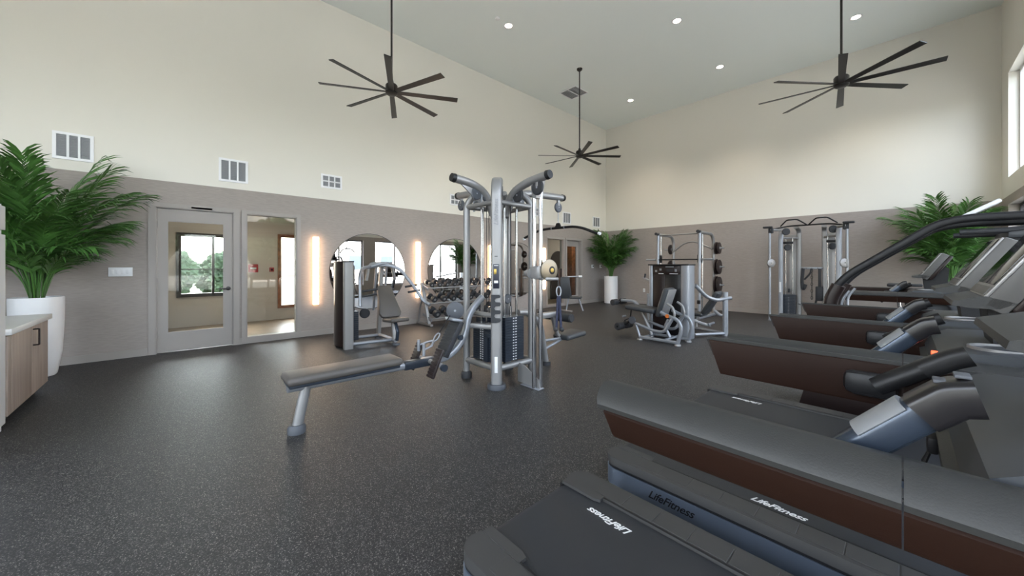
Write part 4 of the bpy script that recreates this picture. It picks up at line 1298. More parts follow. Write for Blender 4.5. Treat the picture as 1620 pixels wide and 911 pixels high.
for q in (-0.018, 0.018):
    a = B(); sweep(a, [(q * 0.3, q * 0.3, -0.08), (q, q, -0.44)], circ(0.014, 8)); obj('rope', a, 'strap_blue', sp_)
    a = B(); bmesh.ops.create_uvsphere(a, u_segments=12, v_segments=8, radius=0.028, matrix=Matrix.Translation((q * 1.3, q * 1.3, -0.45))); obj('rope_end', a, 'rubber', sp_)

# ------------------------------------------------------------------ chest press by the wall
cp = thing('chest_press_machine', 'silver and brown chest press machine in front of the first round mirror', 'chest press', (-6.45, 2.55, 0))
def shroud_box(t, x0, x1, y0, y1, h, bulge, nm='tower_shroud'):
    poly = []
    for k in range(9):
        u = k / 8
        poly.append((x0 + (x1 - x0) * u, y0 - bulge * math.sin(PI * u)))
    poly += [(x1, y1), (x0, y1)]
    return P(t, nm, prism_z(B(), poly, 0.03, h), 'shroud', ang=30)
sh = shroud_box(cp, -6.83, -6.36, 2.03, 2.17, 1.46, 0.06)
a = B(); sweep(a, [(-6.31, 2.095, 0.0), (-6.31, 2.095, 1.455)], rrect(0.10, 0.155, 0.03, 3), up=(0, 1, 0)); P(cp, 'tower_post', a, 'silver_paint')
a = B(); sweep(a, [(-6.86, 2.10, 0.0), (-6.86, 2.10, 1.455)], rrect(0.08, 0.14, 0.03, 3), up=(0, 1, 0)); P(cp, 'tower_post', a, 'silver_paint')
P(cp, 'tower_cap', bx(B(), -6.88, -6.27, 2.02, 2.18, 1.455, 1.475, 0.008), 'black_plastic')
st = P(cp, 'weight_stack', wstack(B(), (-6.60, 2.26), 0.26, 0.12, 0.10, 0.60, 14), 'stack_plate', smooth=False)
for q in (-0.08, 0.08): P(cp, 'guide_rod', cyl(B(), (-6.60 + q, 2.26, 0.05), (-6.60 + q, 2.26, 1.40), 0.012, n=8), 'chrome')
P(cp, 'base_rail', cyl(B(), (-6.31, 2.14, 0.07), (-6.22, 2.80, 0.07), 0.032, n=12), 'silver_light')
P(cp, 'base_rail', cyl(B(), (-6.86, 2.16, 0.07), (-6.82, 2.83, 0.07), 0.032, n=12), 'silver_light')
P(cp, 'base_spine', cyl(B(), (-6.85, 2.83, 0.07), (-6.10, 2.83, 0.07), 0.036, n=12), 'silver_light')
for x in (-6.86, -6.08):
    a = B(); lathe(a, [(0.0, 0), (0.07, 0), (0.065, 0.035), (0.0, 0.035)], (x, 2.83, 0), 18); P(cp, 'rubber_foot', a, 'rubber_grey')
a = B(); sweep(a, [(-6.84, 2.83, 0.07), (-6.78, 2.83, 0.75), (-6.72, 2.83, 1.38)], rrect(0.09, 0.07, 0.02), up=(0, 1, 0)); P(cp, 'rear_upright', a, 'silver_paint')
a = B(); tube(a, [(-6.72, 2.55, 1.12), (-6.70, 2.60, 1.44), (-6.70, 3.02, 1.44), (-6.72, 3.10, 1.12)], 0.03, fil=0.1); P(cp, 'top_yoke', a, 'silver_paint')
for s in (-1, 1):
    y = 2.83 + s * 0.10
    P(cp, 'yoke_stay', cyl(B(), (-6.84, y, 0.55), (-6.70, y, 1.42), 0.022, n=10), 'silver_light')
# press arms: yoke above the seat then down on both sides
a = B(); sweep(a, [(-6.62, 2.60, 1.38), (-6.50, 2.40, 1.36), (-6.36, 2.30, 1.24), (-6.28, 2.28, 0.70)], rrect(0.045, 0.06, 0.018), fil=0.12); P(cp, 'press_arm', a, 'silver_light')
a = B(); sweep(a, [(-6.66, 2.56, 1.36), (-6.55, 2.83, 1.42), (-6.42, 3.06, 1.34), (-6.30, 3.30, 0.98), (-6.22, 3.44, 0.72), (-6.08, 3.50, 0.66)], rrect(0.045, 0.06, 0.018), fil=0.10); P(cp, 'press_arm', a, 'silver_light')
a = B(); tube(a, [(-6.62, 2.60, 1.38), (-6.52, 2.83, 1.46), (-6.62, 3.06, 1.38)], 0.03, fil=0.15); P(cp, 'arm_bridge', a, 'silver_light')
for y0, y1, x, z in ((2.32, 2.60, -6.38, 0.86), (2.32, 2.60, -6.34, 0.95), (3.16, 3.40, -6.28, 0.90), (3.12, 3.36, -6.32, 1.0)):
    P(cp, 'hand_grip', cyl(B(), (x, y0, z), (x, y1, z + 0.03), 0.02, n=10), 'rubber')
pad_poly = [(-0.13, 0.30), (-0.10, 0.32), (0.10, 0.32), (0.13, 0.30), (0.165, 0.0), (0.20, -0.24), (0.17, -0.30), (0.12, -0.32), (-0.12, -0.32), (-0.17, -0.30), (-0.20, -0.24), (-0.165, 0.0)]
def back_pad(c, tilt, th=0.07, rz=0.0, sc=1.0):
    a = B()
    f = lambda off, k: (lambda u, v: V(off, u * sc * k, v * sc * k))
    prism(a, pad_poly, f(-th / 2, 1.0), f(th / 2 - 0.018, 1.0))
    prism(a, pad_poly, f(th / 2 - 0.018, 1.0), f(th / 2, 0.90))
    R_ = Matrix.Rotation(rz, 3, 'Z') @ Matrix.Rotation(tilt, 3, 'Y')
    bmesh.ops.rotate(a, cent=(0, 0, 0), matrix=R_, verts=a.verts)
    bmesh.ops.translate(a, vec=Vector(c), verts=a.verts)
    return a
P(cp, 'back_pad', back_pad((-6.44, 2.83, 0.74), math.radians(-32)), 'upholstery_brown')
P(cp, 'seat_pad', box(B(), (-6.10, 2.83, 0.44), (0.40, 0.34, 0.07), 0.03, Matrix.Rotation(math.radians(-4), 3, 'Y'), 3), 'upholstery_brown')
a = B(); sweep(a, [(-6.15, 2.83, 0.08), (-6.22, 2.83, 0.42)], rrect(0.06, 0.06, 0.015), up=(0, 1, 0)); P(cp, 'seat_post', a, 'silver_paint')
a = B(); sweep(a, [(-6.05, 2.83, 0.08), (-6.02, 2.83, 0.24), (-6.12, 2.83, 0.40)], rrect(0.05, 0.05, 0.012), up=(0, 1, 0)); P(cp, 'seat_post', a, 'handle_blue')
a = B(); tube(a, [(-6.70, 2.83, 0.52), (-6.42, 2.83, 0.48), (-6.20, 2.83, 0.40)], 0.03); P(cp, 'seat_beam', a, 'silver_paint')
disc(cp, 'pivot_wheel', (-6.72, 2.52, 0.52), (0.9, -0.4, 0), 0.09, 0.05, 'rubber')
# ------------------------------------------------------------------ dumbbell rack with dumbbells
rk = thing('dumbbell_rack', 'three-tier silver dumbbell rack along the grey wall', 'rack', (-7.65, 5.40, 0))
TIER = [(-7.66, 0.90), (-7.58, 0.55), (-7.50, 0.20)]   # centre x, height of the tray middle
YA, YZ = 4.28, 6.62
for y in (YA - 0.03, YZ + 0.03):
    a = B(); sweep(a, [(-7.94, y, 0.03), (-7.30, y, 0.03)], rrect(0.07, 0.05, 0.015)); P(rk, 'foot', a, 'silver_paint')
    a = B(); sweep(a, [(-7.42, y, 0.05), (-7.74, y, 0.98)], rrect(0.06, 0.08, 0.02), up=(0, 1, 0)); P(rk, 'upright', a, 'silver_paint')
    a = B(); tube(a, [(-7.90, y, 0.05), (-7.86, y, 0.40), (-7.66, y, 0.72)], 0.025, fil=0.15); P(rk, 'brace', a, 'silver_paint')
    for x, z in TIER:
        a = B(); sweep(a, [(x - 0.18, y, z + 0.05), (x + 0.20, y, z - 0.06)], rrect(0.03, 0.07, 0.01)); P(rk, 'tray_end', a, 'silver_light')
for x, z in TIER:
    a = B()
    for dx in (-0.10, 0.12):
        sweep(a, [(x + dx, YA, z - dx * 0.29), (x + dx, YZ, z - dx * 0.29)], rrect(0.05, 0.03, 0.008))
    P(rk, 'tray', a, 'silver_paint')
ORD = ['first', 'second', 'third', 'fourth', 'fifth', 'sixth', 'seventh', 'eighth', 'ninth', 'tenth', 'eleventh']
tilt = math.atan(0.29)
for ti, ((x, z), nm, n_) in enumerate(zip(TIER, ('top', 'middle', 'bottom'), (11, 9, 8))):
    rr = 0.062 + 0.014 * ti
    hl = 0.085 + 0.012 * ti
    db = None
    for k in range(n_):
        y = YA + (k + 0.5) * (YZ - YA) / n_
        lbl = '%s dumbbell from the left on the %s tier of the rack' % (ORD[k], nm)
        loc = (x + 0.01, y, z + 0.016 + rr)
        if db is None:
            db = thing('dumbbell', lbl, 'dumbbell', loc, 0, 'black dumbbells on the rack')
            db.rotation_euler = (0, tilt, 0)
            for s in (-1, 1):
                a = B(); lathe(a, [(0.0, 0.0), (rr * 0.8, 0.0), (rr, 0.012), (rr, hl - 0.012), (rr * 0.85, hl), (0.0, hl)], n=12)
                bmesh.ops.rotate(a, cent=(0, 0, 0), matrix=Matrix.Rotation(PI / 2 * s, 3, 'Y'), verts=a.verts)
                bmesh.ops.translate(a, vec=(s * 0.06, 0, 0), verts=a.verts)
                hd = obj('head', a, 'rubber', db)
                a = B(); cyl(a, (s * (0.06 + hl), 0, 0), (s * (0.062 + hl), 0, 0), rr * 0.38, n=16); obj('end_cap', a, 'silver_paint', hd)
            obj('handle', cyl(B(), (-0.06, 0, 0), (0.06, 0, 0), 0.017, n=10), 'chrome', db)
        else:
            d2 = dup(db, loc, None, lbl)

# ------------------------------------------------------------------ bench machine by the far window
bn = thing('incline_press_seat', 'small seat machine with grey back pad behind the cable gym, near the far door', 'seat machine', (-6.95, 8.80, 0))
P(bn, 'back_pad', back_pad((-7.0, 8.66, 0.72), math.radians(8), 0.08, math.radians(-50), 1.05), 'upholstery')
P(bn, 'seat_pad', box(B(), (-6.78, 8.92, 0.42), (0.34, 0.36, 0.06), 0.025, Matrix.Rotation(0.5, 3, 'Z'), 3), 'upholstery')
for dx, dy in ((-0.14, -0.06), (0.12, 0.10)):
    a = B(); tube(a, [(-6.84 + dx, 8.88 + dy, 0.40), (-6.80 + dx * 1.5, 8.86 + dy * 2, 0.02)], 0.025); P(bn, 'leg', a, 'silver_light')
a = B(); tube(a, [(-7.08, 8.56, 0.98), (-7.02, 8.70, 1.05), (-6.78, 9.12, 1.06)], 0.022, fil=0.05); P(bn, 'press_arm', a, 'silver_light')
P(bn, 'arm_end', cyl(B(), (-6.80, 9.08, 1.06), (-6.75, 9.17, 1.06), 0.032, n=12), 'white_plastic')
a = B(); sweep(a, [(-7.12, 8.54, 0.02), (-7.10, 8.56, 1.30)], rrect(0.09, 0.09, 0.02), up=(0, 1, 0)); P(bn, 'mast', a, 'shroud')
P(bn, 'base_rail', bx(B(), -7.20, -6.72, 8.62, 8.70, 0.0, 0.05, 0.01), 'silver_paint')

# ------------------------------------------------------------------ leg extension / press machine with shared tower
le = thing('leg_extension_machine', 'leg extension machine with black tower and blue-grey pads, right of centre', 'leg machine', (-3.1, 6.9, 0))
TX0, TX1, TY0, TY1 = -3.50, -2.72, 7.02, 7.30
P(le, 'tower_shroud', bx(B(), TX0 + 0.06, TX1 - 0.13, TY0 + 0.01, TY1, 0.03, 1.40, 0.01), 'black_gloss')
P(le, 'tower_door', bx(B(), TX0 + 0.10, TX0 + 0.32, TY0 + 0.002, TY0 + 0.012, 0.06, 1.24, 0.004), 'shroud')
P(le, 'tower_door', bx(B(), TX0 + 0.33, TX1 - 0.15, TY0 + 0.002, TY0 + 0.012, 0.06, 1.24, 0.004), 'black_gloss')
for x, w in ((TX0 + 0.04, 0.08), (TX1 - 0.075, 0.15)):
    a = B(); sweep(a, [(x, (TY0 + TY1) / 2, 0.0), (x, (TY0 + TY1) / 2, 1.40)], rrect(TY1 - TY0 + 0.03, w, 0.035, 4), up=(1, 0, 0)); P(le, 'tower_post', a, 'silver_light')
P(le, 'tower_cap', bx(B(), TX0 - 0.01, TX1 + 0.01, TY0 - 0.03, TY1 + 0.03, 1.40, 1.425, 0.01), 'black_plastic')
hd = P(le, 'header_panel', bx(B(), TX0 + 0.09, TX1 - 0.16, TY0 - 0.004, TY0 + 0.004, 1.22, 1.39, 0.003), 'shroud')
for x0, x1, z0, z1, m_ in ((0.34, 0.50, 1.365, 1.38, 'silver_light'), (0.13, 0.17, 1.27, 1.31, 'grey_ink'), (0.22, 0.26, 1.30, 1.34, 'grey_ink'), (0.36, 0.48, 1.28, 1.33, 'black_ink'), (0.52, 0.56, 1.28, 1.33, 'grey_ink'), (0.20, 0.30, 1.235, 1.245, 'white_ink'), (0.42, 0.58, 1.235, 1.245, 'white_ink')):
    P(le, 'header_print', bx(B(), TX0 + x0, TX0 + x1, TY0 - 0.007, TY0 - 0.004, z0, z1), m_, hd, smooth=False)
for yy, nm in ((6.40, 'near'), (6.86, 'far')):
    a = B(); tube(a, [(-3.37, yy, 0.05), (-3.46, yy, 0.31)], 0.024); P(le, 'front_strut', a, 'silver_light')
    a = B(); sweep(a, [(-3.37, yy, 0.055), (-2.66, yy, 0.05)], rrect(0.05, 0.055, 0.015)); P(le, 'floor_rail', a, 'silver_light')
    a = B(); sweep(a, [(-2.67, yy, 0.02), (-2.60, yy, 0.30), (-2.66, yy, 0.45), (-2.84, yy, 0.50), (-2.97, yy, 0.56)], rrect(0.06, 0.045, 0.015), fil=0.14, up=(0, 1, 0)); P(le, 'rear_arch', a, 'silver_light')
    a = B(); tube(a, [(-3.46, yy, 0.30), (-3.10, yy, 0.20), (-2.90, yy, 0.20), (-2.76, yy, 0.46)], 0.028, fil=0.14); P(le, 'swoop_rail', a, 'silver_light')
    for x in (-3.37, -2.67):
        a = B(); lathe(a, [(0.0, 0), (0.055, 0), (0.05, 0.028), (0.0, 0.028)], (x, yy, 0), 14); P(le, 'floor_foot', a, 'silver_paint')
P(le, 'cross_rail', cyl(B(), (-2.90, 6.40, 0.06), (-2.90, 7.06, 0.06), 0.024, n=10), 'silver_light')
P(le, 'cross_rail', cyl(B(), (-3.30, 6.40, 0.06), (-3.30, 7.06, 0.06), 0.024, n=10), 'silver_light')
P(le, 'label_disc', cyl(B(), (-2.84, 6.37, 0.50), (-2.84, 6.372, 0.50), 0.035, n=14), 'orange_label')
P(le, 'seat_pad', box(B(), (-3.41, 6.63, 0.565), (0.60, 0.42, 0.085), 0.035, Matrix.Rotation(math.radians(4), 3, 'Y'), 3), 'upholstery')
P(le, 'back_pad', box(B(), (-2.99, 6.63, 0.72), (0.10, 0.36, 0.56), 0.04, Matrix.Rotation(math.radians(18), 3, 'Y'), 3), 'upholstery')
P(le, 'back_frame', box(B(), (-2.93, 6.63, 0.72), (0.03, 0.30, 0.50), 0.01, Matrix.Rotation(math.radians(18), 3, 'Y'), 2), 'silver_paint')
a = B(); tube(a, [(-2.93, 6.63, 0.40), (-3.0, 6.63, 0.25), (-2.9, 6.63, 0.08)], 0.03, fil=0.1); P(le, 'back_post', a, 'silver_light')
for s in (-1, 1):
    a = B(); sweep(a, [(-2.86, 6.63 + s * 0.21, 0.72), (-2.76, 6.63 + s * 0.21, 0.66), (-2.72, 6.63 + s * 0.21, 0.50), (-2.82, 6.63 + s * 0.21, 0.42)], rrect(0.035, 0.05, 0.012), fil=0.08, up=(0, 1, 0)); P(le, 'side_grip', a, 'silver_paint')
a = B(); tube(a, [(-3.46, 6.63, 0.52), (-3.35, 6.63, 0.30), (-3.25, 6.63, 0.08)], 0.032, fil=0.1); P(le, 'seat_post', a, 'silver_paint')
disc(le, 'cam_wheel', (-3.56, 6.46, 0.34), (0, 1, 0), 0.075, 0.03, 'rubber_grey')
a = B(); sweep(a, [(-3.56, 6.50, 0.36), (-3.70, 6.50, 0.26), (-3.78, 6.50, 0.21)], rrect(0.045, 0.05, 0.012), fil=0.04, up=(0, 1, 0)); P(le, 'lower_lever', a, 'black_plastic')
a = B(); tube(a, [(-3.66, 6.60, 0.52), (-3.68, 6.60, 0.36), (-3.78, 6.55, 0.30)], 0.012); P(le, 'adjuster', a, 'black_plastic')
P(le, 'adjuster_knob', cyl(B(), (-3.74, 6.42, 0.40), (-3.74, 6.52, 0.40), 0.02, n=10), 'silver_light')
a = B(); sweep(a, [(-3.60, 6.78, 0.60), (-3.70, 6.78, 0.68), (-3.97, 6.78, 0.68)], rrect(0.05, 0.07, 0.012), fil=0.05, up=(0, 1, 0)); P(le, 'upper_lever', a, 'silver_light')
def roller(t, c, L, r, parent=None):
    a = B(); lathe(a, [(0.0, -L / 2), (r * 0.8, -L / 2), (r, -L / 2 + 0.012), (r, L / 2 - 0.012), (r * 0.8, L / 2), (0.0, L / 2)], n=20)
    bmesh.ops.rotate(a, cent=(0, 0, 0), matrix=Matrix.Rotation(PI / 2, 3, 'X'), verts=a.verts)
    bmesh.ops.translate(a, vec=c, verts=a.verts)
    return P(t, 'roller_pad', a, 'rubber', parent)
roller(le, (-3.80, 6.42, 0.205), 0.20, 0.075); roller(le, (-3.80, 6.72, 0.205), 0.20, 0.075)
P(le, 'roller_axle', cyl(B(), (-3.80, 6.32, 0.205), (-3.80, 6.82, 0.205), 0.016, n=10), 'chrome')
roller(le, (-4.03, 6.60, 0.645), 0.17, 0.062); roller(le, (-4.03, 6.92, 0.645), 0.17, 0.062)
P(le, 'roller_axle', cyl(B(), (-4.03, 6.52, 0.645), (-4.03, 7.0, 0.645), 0.016, n=10), 'chrome')
# press station on the far side of the tower
pp = thing('press_station', 'silver press machine behind the black tower, arms reaching out to the right', 'press machine', (-3.0, 7.95, 0))
a = B(); sweep(a, [(-2.40, 8.0, 0.0), (-2.40, 8.0, 0.87)], circ(0.05, 16)); P(pp, 'front_post', a, 'silver_light')
a = B(); tube(a, [(-2.72, 7.32, 1.02), (-2.62, 7.62, 0.78), (-2.50, 7.84, 0.71), (-2.40, 7.98, 0.74), (-2.30, 8.04, 0.76)], 0.036, fil=0.15, n=12); P(pp, 'press_arm', a, 'silver_light')
a = B(); tube(a, [(-2.60, 8.02, 0.48), (-2.50, 8.0, 0.40), (-2.40, 8.0, 0.40)], 0.03, fil=0.06, n=12); P(pp, 'side_arm', a, 'silver_light')
P(pp, 'floor_rail', cyl(B(), (-2.74, 7.34, 0.06), (-2.40, 8.0, 0.05), 0.03, n=12), 'silver_light')
P(pp, 'floor_rail', cyl(B(), (-2.40, 8.0, 0.05), (-3.5, 8.35, 0.05), 0.03, n=12), 'silver_light')
P(pp, 'back_pad', box(B(), (-2.72, 8.22, 0.62), (0.09, 0.34, 0.56), 0.035, Matrix.Rotation(math.radians(32), 3, 'Y'), 3), 'upholstery')
P(pp, 'pad_frame', box(B(), (-2.79, 8.12, 0.58), (0.03, 0.05, 0.60), 0.008, Matrix.Rotation(math.radians(32), 3, 'Y'), 2), 'silver_light')
P(pp, 'seat_pad', box(B(), (-3.06, 8.22, 0.36), (0.42, 0.36, 0.08), 0.035, None, 3), 'upholstery')
a = B(); sweep(a, [(-2.95, 7.5, 0.36), (-2.72, 7.75, 0.22), (-2.62, 7.85, 0.20)], rrect(0.05, 0.06, 0.015), fil=0.1); P(pp, 'foot_bar', a, 'silver_paint')
a = B(); tube(a, [(-2.64, 7.78, 0.22), (-2.60, 7.96, 0.24)], 0.025); P(pp, 'foot_peg', a, 'silver_light')
a = B(); tube(a, [(-3.05, 8.25, 0.33), (-3.05, 8.25, 0.05)], 0.035); P(pp, 'seat_post', a, 'silver_paint')
a = B(); sweep(a, [(-3.50, 7.42, 0.95), (-3.85, 7.80, 1.05), (-4.12, 8.0, 1.11)], rrect(0.045, 0.04, 0.012)); lf = P(pp, 'press_arm', a, 'silver_light')
P(pp, 'hand_grip', cyl(B(), (-4.08, 7.97, 1.11), (-4.06, 7.96, 1.21), 0.02, n=10), 'rubber', lf)
P(pp, 'rear_post', cyl(B(), (-4.0, 8.0, 0.0), (-4.0, 8.0, 0.75), 0.04, n=12), 'silver_light')
P(pp, 'floor_rail', cyl(B(), (-4.0, 8.0, 0.05), (-3.5, 8.35, 0.05), 0.03, n=12), 'silver_light')

# ------------------------------------------------------------------ smith machine
sm = thing('smith_machine', 'silver smith machine rack with guided barbell against the brown back wall', 'smith machine', (-4.15, 10.5, 0))
SX0, SX1, SYF, SYR = -4.71, -3.60, 9.95, 11.0
for x in (SX0, SX1):
    a = B(); tube(a, [(x, SYF, 0.04), (x, SYF + 0.02, 1.2), (x, SYF + 0.05, 2.26)], 0.04, n=14); P(sm, 'front_upright', a, 'silver_light')
    P(sm, 'guide_rail', cyl(B(), (x + 0.03, SYF + 0.13, 0.06), (x + 0.03, SYF + 0.16, 2.22), 0.017, n=10), 'chrome')
    a = B(); tube(a, [(x, SYF + 0.02, 2.27), (x, SYR - 0.15, 2.27), (x, SYR, 2.10), (x, SYR, 0.04)], 0.042, fil=0.22, n=14, seg=7); P(sm, 'rear_upright', a, 'silver_paint')
    a = B(); sweep(a, [(x, SYF - 0.08, 0.035), (x, SYR + 0.1, 0.035)], rrect(0.08, 0.07, 0.02)); P(sm, 'floor_rail', a, 'silver_light')
    P(sm, 'top_cap', cyl(B(), (x, SYF - 0.10, 2.285), (x, SYF + 0.06, 2.285), 0.04, n=14), 'rubber')
    hk = B()
    for k in range(13):
        z = 0.55 + k * 0.085
        box(hk, (x - 0.0, SYF + 0.075, z), (0.05, 0.03, 0.035), 0.006, Matrix.Rotation(0.5, 3, 'X'))
    P(sm, 'catch_rack', hk, 'black_plastic')
P(sm, 'pull_up_bar', cyl(B(), (SX0, SYF + 0.10, 2.25), (SX1, SYF + 0.10, 2.25), 0.02, n=10), 'silver_paint')
a = B(); tube(a, [(SX0, SYR - 0.06, 1.80), (SX0 + 0.35, SYR - 0.06, 2.06), (SX0 + 0.62, SYR - 0.06, 2.10), (SX1, SYR - 0.06, 1.86)], 0.024, fil=0.12); P(sm, 'rear_brace', a, 'silver_paint')
P(sm, 'rear_floor_rail', cyl(B(), (SX0, SYR, 0.06), (SX1, SYR, 0.06), 0.035, n=12), 'silver_paint')
for x0, s in ((SX1 + 0.03, 1), (SX0 - 0.03, -1)):
    for z in (1.88, 1.36, 0.86):
        P(sm, 'storage_peg', cyl(B(), (x0, SYR, z), (x0 + s * 0.24, SYR, z), 0.022, n=10), 'silver_light')
for z in (0.45, 0.7):
    P(sm, 'safety_stop', box(B(), (SX1, SYF - 0.02, z), (0.07, 0.10, 0.10), 0.015), 'black_plastic')
    break
bb_ = thing('barbell', 'guided barbell with silver ends on the smith machine', 'barbell', ((SX0 + SX1) / 2, SYF + 0.02, 1.56))
w2 = (SX1 - SX0) / 2
obj('bar', cyl(B(), (-w2, 0, 0), (w2, 0, 0), 0.017, n=10), 'black_plastic', bb_)
for s in (-1, 1):
    obj('sleeve', cyl(B(), (s * (w2 + 0.06), 0, 0), (s * (w2 + 0.34), 0, 0), 0.026, n=12), 'silver_light', bb_)
    obj('hook_carriage', box(B(), (s * (w2 - 0.02), 0.08, 0.02), (0.09, 0.14, 0.22), 0.02), 'black_plastic', bb_)
def weight_plate(c, r, th, label):
    t = thing('weight_plate', label, 'weight plate', c, 0, 'weight plates on the smith machine')
    a = B(); lathe(a, [(0.026, -th / 2), (r * 0.8, -th / 2), (r, -th / 2 + 0.01), (r, th / 2 - 0.01), (r * 0.8, th / 2), (0.026, th / 2)], n=30, loop=True)
    a.faces.ensure_lookup_table()
    bmesh.ops.rotate(a, cent=(0, 0, 0), matrix=Matrix.Rotation(PI / 2, 3, 'Y'), verts=a.verts)
    obj('disc', a, 'plate_brown', t)
    a = B(); lathe(a, [(0.0245, -th / 2 - 0.004), (0.05, -th / 2 - 0.004), (0.05, th / 2 + 0.004), (0.0245, th / 2 + 0.004)], n=16, loop=True)
    bmesh.ops.rotate(a, cent=(0, 0, 0), matrix=Matrix.Rotation(PI / 2, 3, 'Y'), verts=a.verts)
    obj('hub_ring', a, 'silver_paint', t)
for z, r, nm in ((1.88, 0.17, 'upper'), (1.36, 0.215, 'middle'), (0.86, 0.245, 'lower')):
    weight_plate((SX1 + 0.08, SYR, z), r, 0.05, 'inner dark weight plate on the %s right-hand peg of the smith machine' % nm)
    weight_plate((SX1 + 0.145, SYR, z), r * 0.94, 0.05, 'outer dark weight plate on the %s right-hand peg of the smith machine' % nm)
for z, r, nm in ((1.88, 0.15, 'upper'), (1.36, 0.19, 'middle')):
    weight_plate((SX0 - 0.09, SYR, z), r, 0.05, 'dark weight plate on the %s left-hand peg of the smith machine' % nm)

# ------------------------------------------------------------------ functional trainer
ft = thing('functional_trainer', 'twin-tower silver cable trainer standing against the back wall', 'cable trainer', (-1.58, 11.4, 0))
for s, xc in ((-1, -2.02), (1, -1.12)):
    xo = xc + s * 0.22
    # tower columns
    for x, y, m_ in ((xc - s * 0.20, 11.75, 'silver_paint'), (xc + s * 0.10, 11.30, 'silver_light')):
        a = B()
        sweep(a, [(x, y, 0.0), (x, y, 2.10), (x, y + (0.0 if y > 11.5 else 0.12), 2.32), (x + s * 0.02, 11.5, 2.36)], rrect(0.06, 0.10, 0.02), fil=0.12, up=(1, 0, 0)); P(ft, 'tower_column', a, m_)
    P(ft, 'tower_back', bx(B(), min(xc - s * 0.19, xc + s * 0.12), max(xc - s * 0.19, xc + s * 0.12), 11.78, 11.82, 0.05, 2.2, 0.008), 'silver_paint')
    for z in (2.10, 0.06):
        a = B(); sweep(a, [(xc - s * 0.20, 11.75, z), (xc + s * 0.10, 11.30, z)], rrect(0.05, 0.05, 0.012)); P(ft, 'tower_crossbar', a, 'silver_paint')
    a = B(); sweep(a, [(xo + s * 0.07, 11.02, 0.02), (xc + s * 0.10, 11.30, 0.02)], rrect(0.07, 0.04, 0.012)); P(ft, 'rail_foot', a, 'silver_light')
    a = B(); tube(a, [(xo + s * 0.05, 11.0, 0.04), (xo + s * 0.05, 11.0, 2.22)], 0.028, n=12); P(ft, 'pulley_rail', a, 'silver_light')
    a = B(); sweep(a, [(xc + s * 0.10, 11.32, 2.30), (xo + s * 0.05, 10.98, 2.30)], rrect(0.06, 0.06, 0.02)); P(ft, 'rail_head', a, 'silver_paint')
    P(ft, 'rail_cap', box(B(), (xo + s * 0.08, 10.94, 2.36), (0.20, 0.10, 0.05), 0.02), 'rubber')
    P(ft, 'head_pulley_box', box(B(), (xo + s * 0.03, 11.02, 2.28), (0.10, 0.10, 0.14), 0.02), 'rubber')
    disc(ft, 'pulley', (xc, 11.36, 2.26), (0.6, -0.8, 0), 0.09, 0.04, 'rubber')
    disc(ft, 'pulley', (xc - s * 0.02, 11.42, 1.86), (0.6, -0.8, 0), 0.08, 0.05, 'rubber')
    P(ft, 'pulley_bracket', box(B(), (xc - s * 0.02, 11.45, 1.98), (0.22, 0.06, 0.06), 0.01), 'black_plastic')
    P(ft, 'carriage', box(B(), (xo + s * 0.05, 11.0, 1.45), (0.07, 0.09, 0.20), 0.02), 'silver_paint')
    disc(ft, 'carriage_wheel', (xo + s * 0.01, 10.95, 1.46), (0.7, -0.7, 0), 0.10, 0.04, 'silver_paint', 24, None, 'rubber')
    a = B(); wstack(a, (xc - s * 0.04, 11.50), 0.26, 0.14, 0.06, 0.66, 16); st = P(ft, 'weight_stack', a, 'stack_plate', smooth=False)
    a = B()
    for k in range(14): box(a, (xc - s * 0.04, 11.429, 0.10 + k * 0.037), (0.03, 0.003, 0.012))
    P(ft, 'weight_numbers', a, 'grey_ink', st, smooth=False)
    P(ft, 'stack_pin', box(B(), (xc - s * 0.04, 11.48, 0.76), (0.05, 0.04, 0.10), 0.012), 'rubber')
    for q in (-0.07, 0.07): P(ft, 'guide_rod', cyl(B(), (xc - s * 0.04 + q, 11.50, 0.05), (xc - s * 0.04 + q, 11.50, 2.10), 0.014, n=10), 'chrome')
    P(ft, 'tower_label', bx(B(), xc + s * 0.10 - 0.02, xc + s * 0.10 + 0.02, 11.242, 11.248, 0.72, 0.98), 'white_ink', smooth=False)
a = B(); tube(a, [(-2.26, 11.2, 2.33), (-1.95, 11.4, 2.40), (-1.20, 11.4, 2.40), (-0.90, 11.2, 2.33)], 0.02, fil=0.1); P(ft, 'top_bar', a, 'black_plastic')
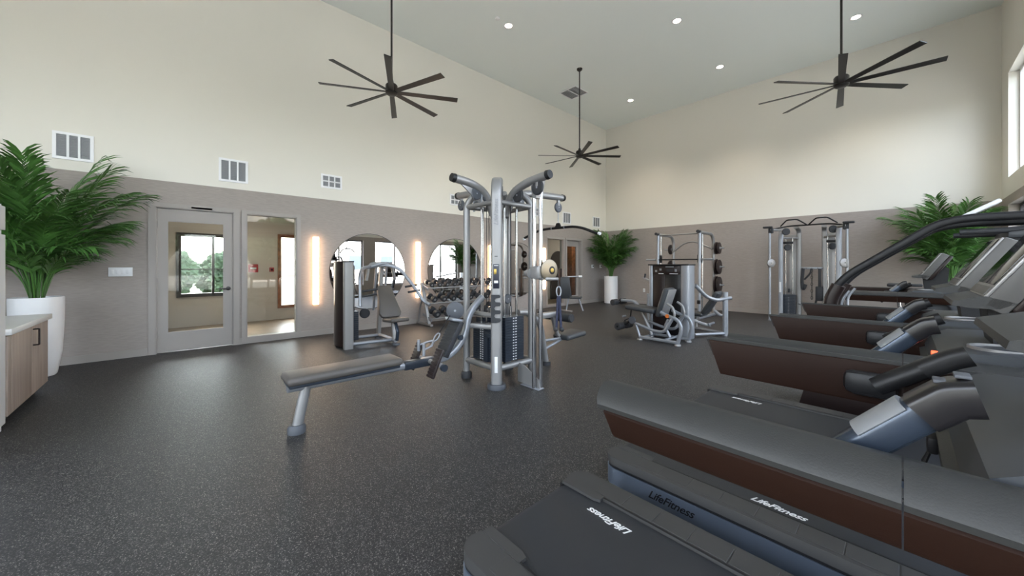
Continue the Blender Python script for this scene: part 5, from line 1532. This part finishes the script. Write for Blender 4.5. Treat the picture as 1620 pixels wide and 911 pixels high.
for x in (-1.86, -1.30):
    a = B(); tube(a, [(x - 0.26, 11.30, 2.40), (x - 0.10, 11.12, 2.53), (x + 0.10, 11.12, 2.53), (x + 0.26, 11.30, 2.40)], 0.016, fil=0.05); g = P(ft, 'pull_up_grip', a, 'black_plastic')
    P(ft, 'grip_bracket', box(B(), (x, 11.13, 2.53), (0.10, 0.03, 0.04), 0.008), 'silver_light', g)
P(ft, 'middle_shelf', bx(B(), -1.80, -1.32, 11.72, 11.80, 1.30, 1.36, 0.01), 'silver_light')
P(ft, 'lower_crossbar', bx(B(), -1.84, -1.30, 11.72, 11.80, 0.38, 0.43, 0.01), 'silver_light')
for x in (-1.74, -1.66, -1.55, -1.44, -1.36):
    P(ft, 'hook', cyl(B(), (x, 11.71, 1.33), (x, 11.64, 1.335), 0.008, n=8), 'black_plastic')
ac = thing('ankle_cuff_strap', 'black looped strap on the left hook of the twin-tower trainer', 'strap', (-1.72, 11.66, 1.32))
a = B(); sweep(a, [(0.0, 0, 0.0), (-0.03, 0, -0.35), (0.0, 0, -0.55), (0.05, 0, -0.40)], rrect(0.07, 0.03, 0.01), fil=0.1, up=(0, 1, 0)); obj('webbing', a, 'rubber', ac)
a = B(); tube(a, [(0.02, 0, -0.28), (0.14, 0, -0.12), (0.16, 0, 0.0)], 0.02, fil=0.05); obj('tail', a, 'rubber', ac)
ch = thing('chain_handle', 'thin dark chain hanging at the middle of the twin-tower trainer', 'chain', (-1.55, 11.66, 1.32))
for k in range(9): obj('link', carabiner(B(), (0, 0, -0.05 - k * 0.085), 0.085, 0.035, 0.007, Matrix.Rotation(PI / 2 * (k % 2), 3, 'Z')), 'black_plastic', ch)
hs_ = thing('hanging_bar_strap', 'black strap with a wide grip on the right hook of the twin-tower trainer', 'strap', (-1.40, 11.66, 1.32))
obj('strap', bx(B(), -0.03, 0.03, -0.01, 0.01, -0.45, 0.0, 0.004), 'rubber', hs_)
obj('grip', bx(B(), -0.08, 0.06, -0.03, 0.03, -0.80, -0.44, 0.02), 'rubber', hs_)
a = B(); tube(a, [(-0.06, 0, -0.78), (-0.10, 0, -0.95)], 0.022); obj('tail', a, 'rubber', hs_)
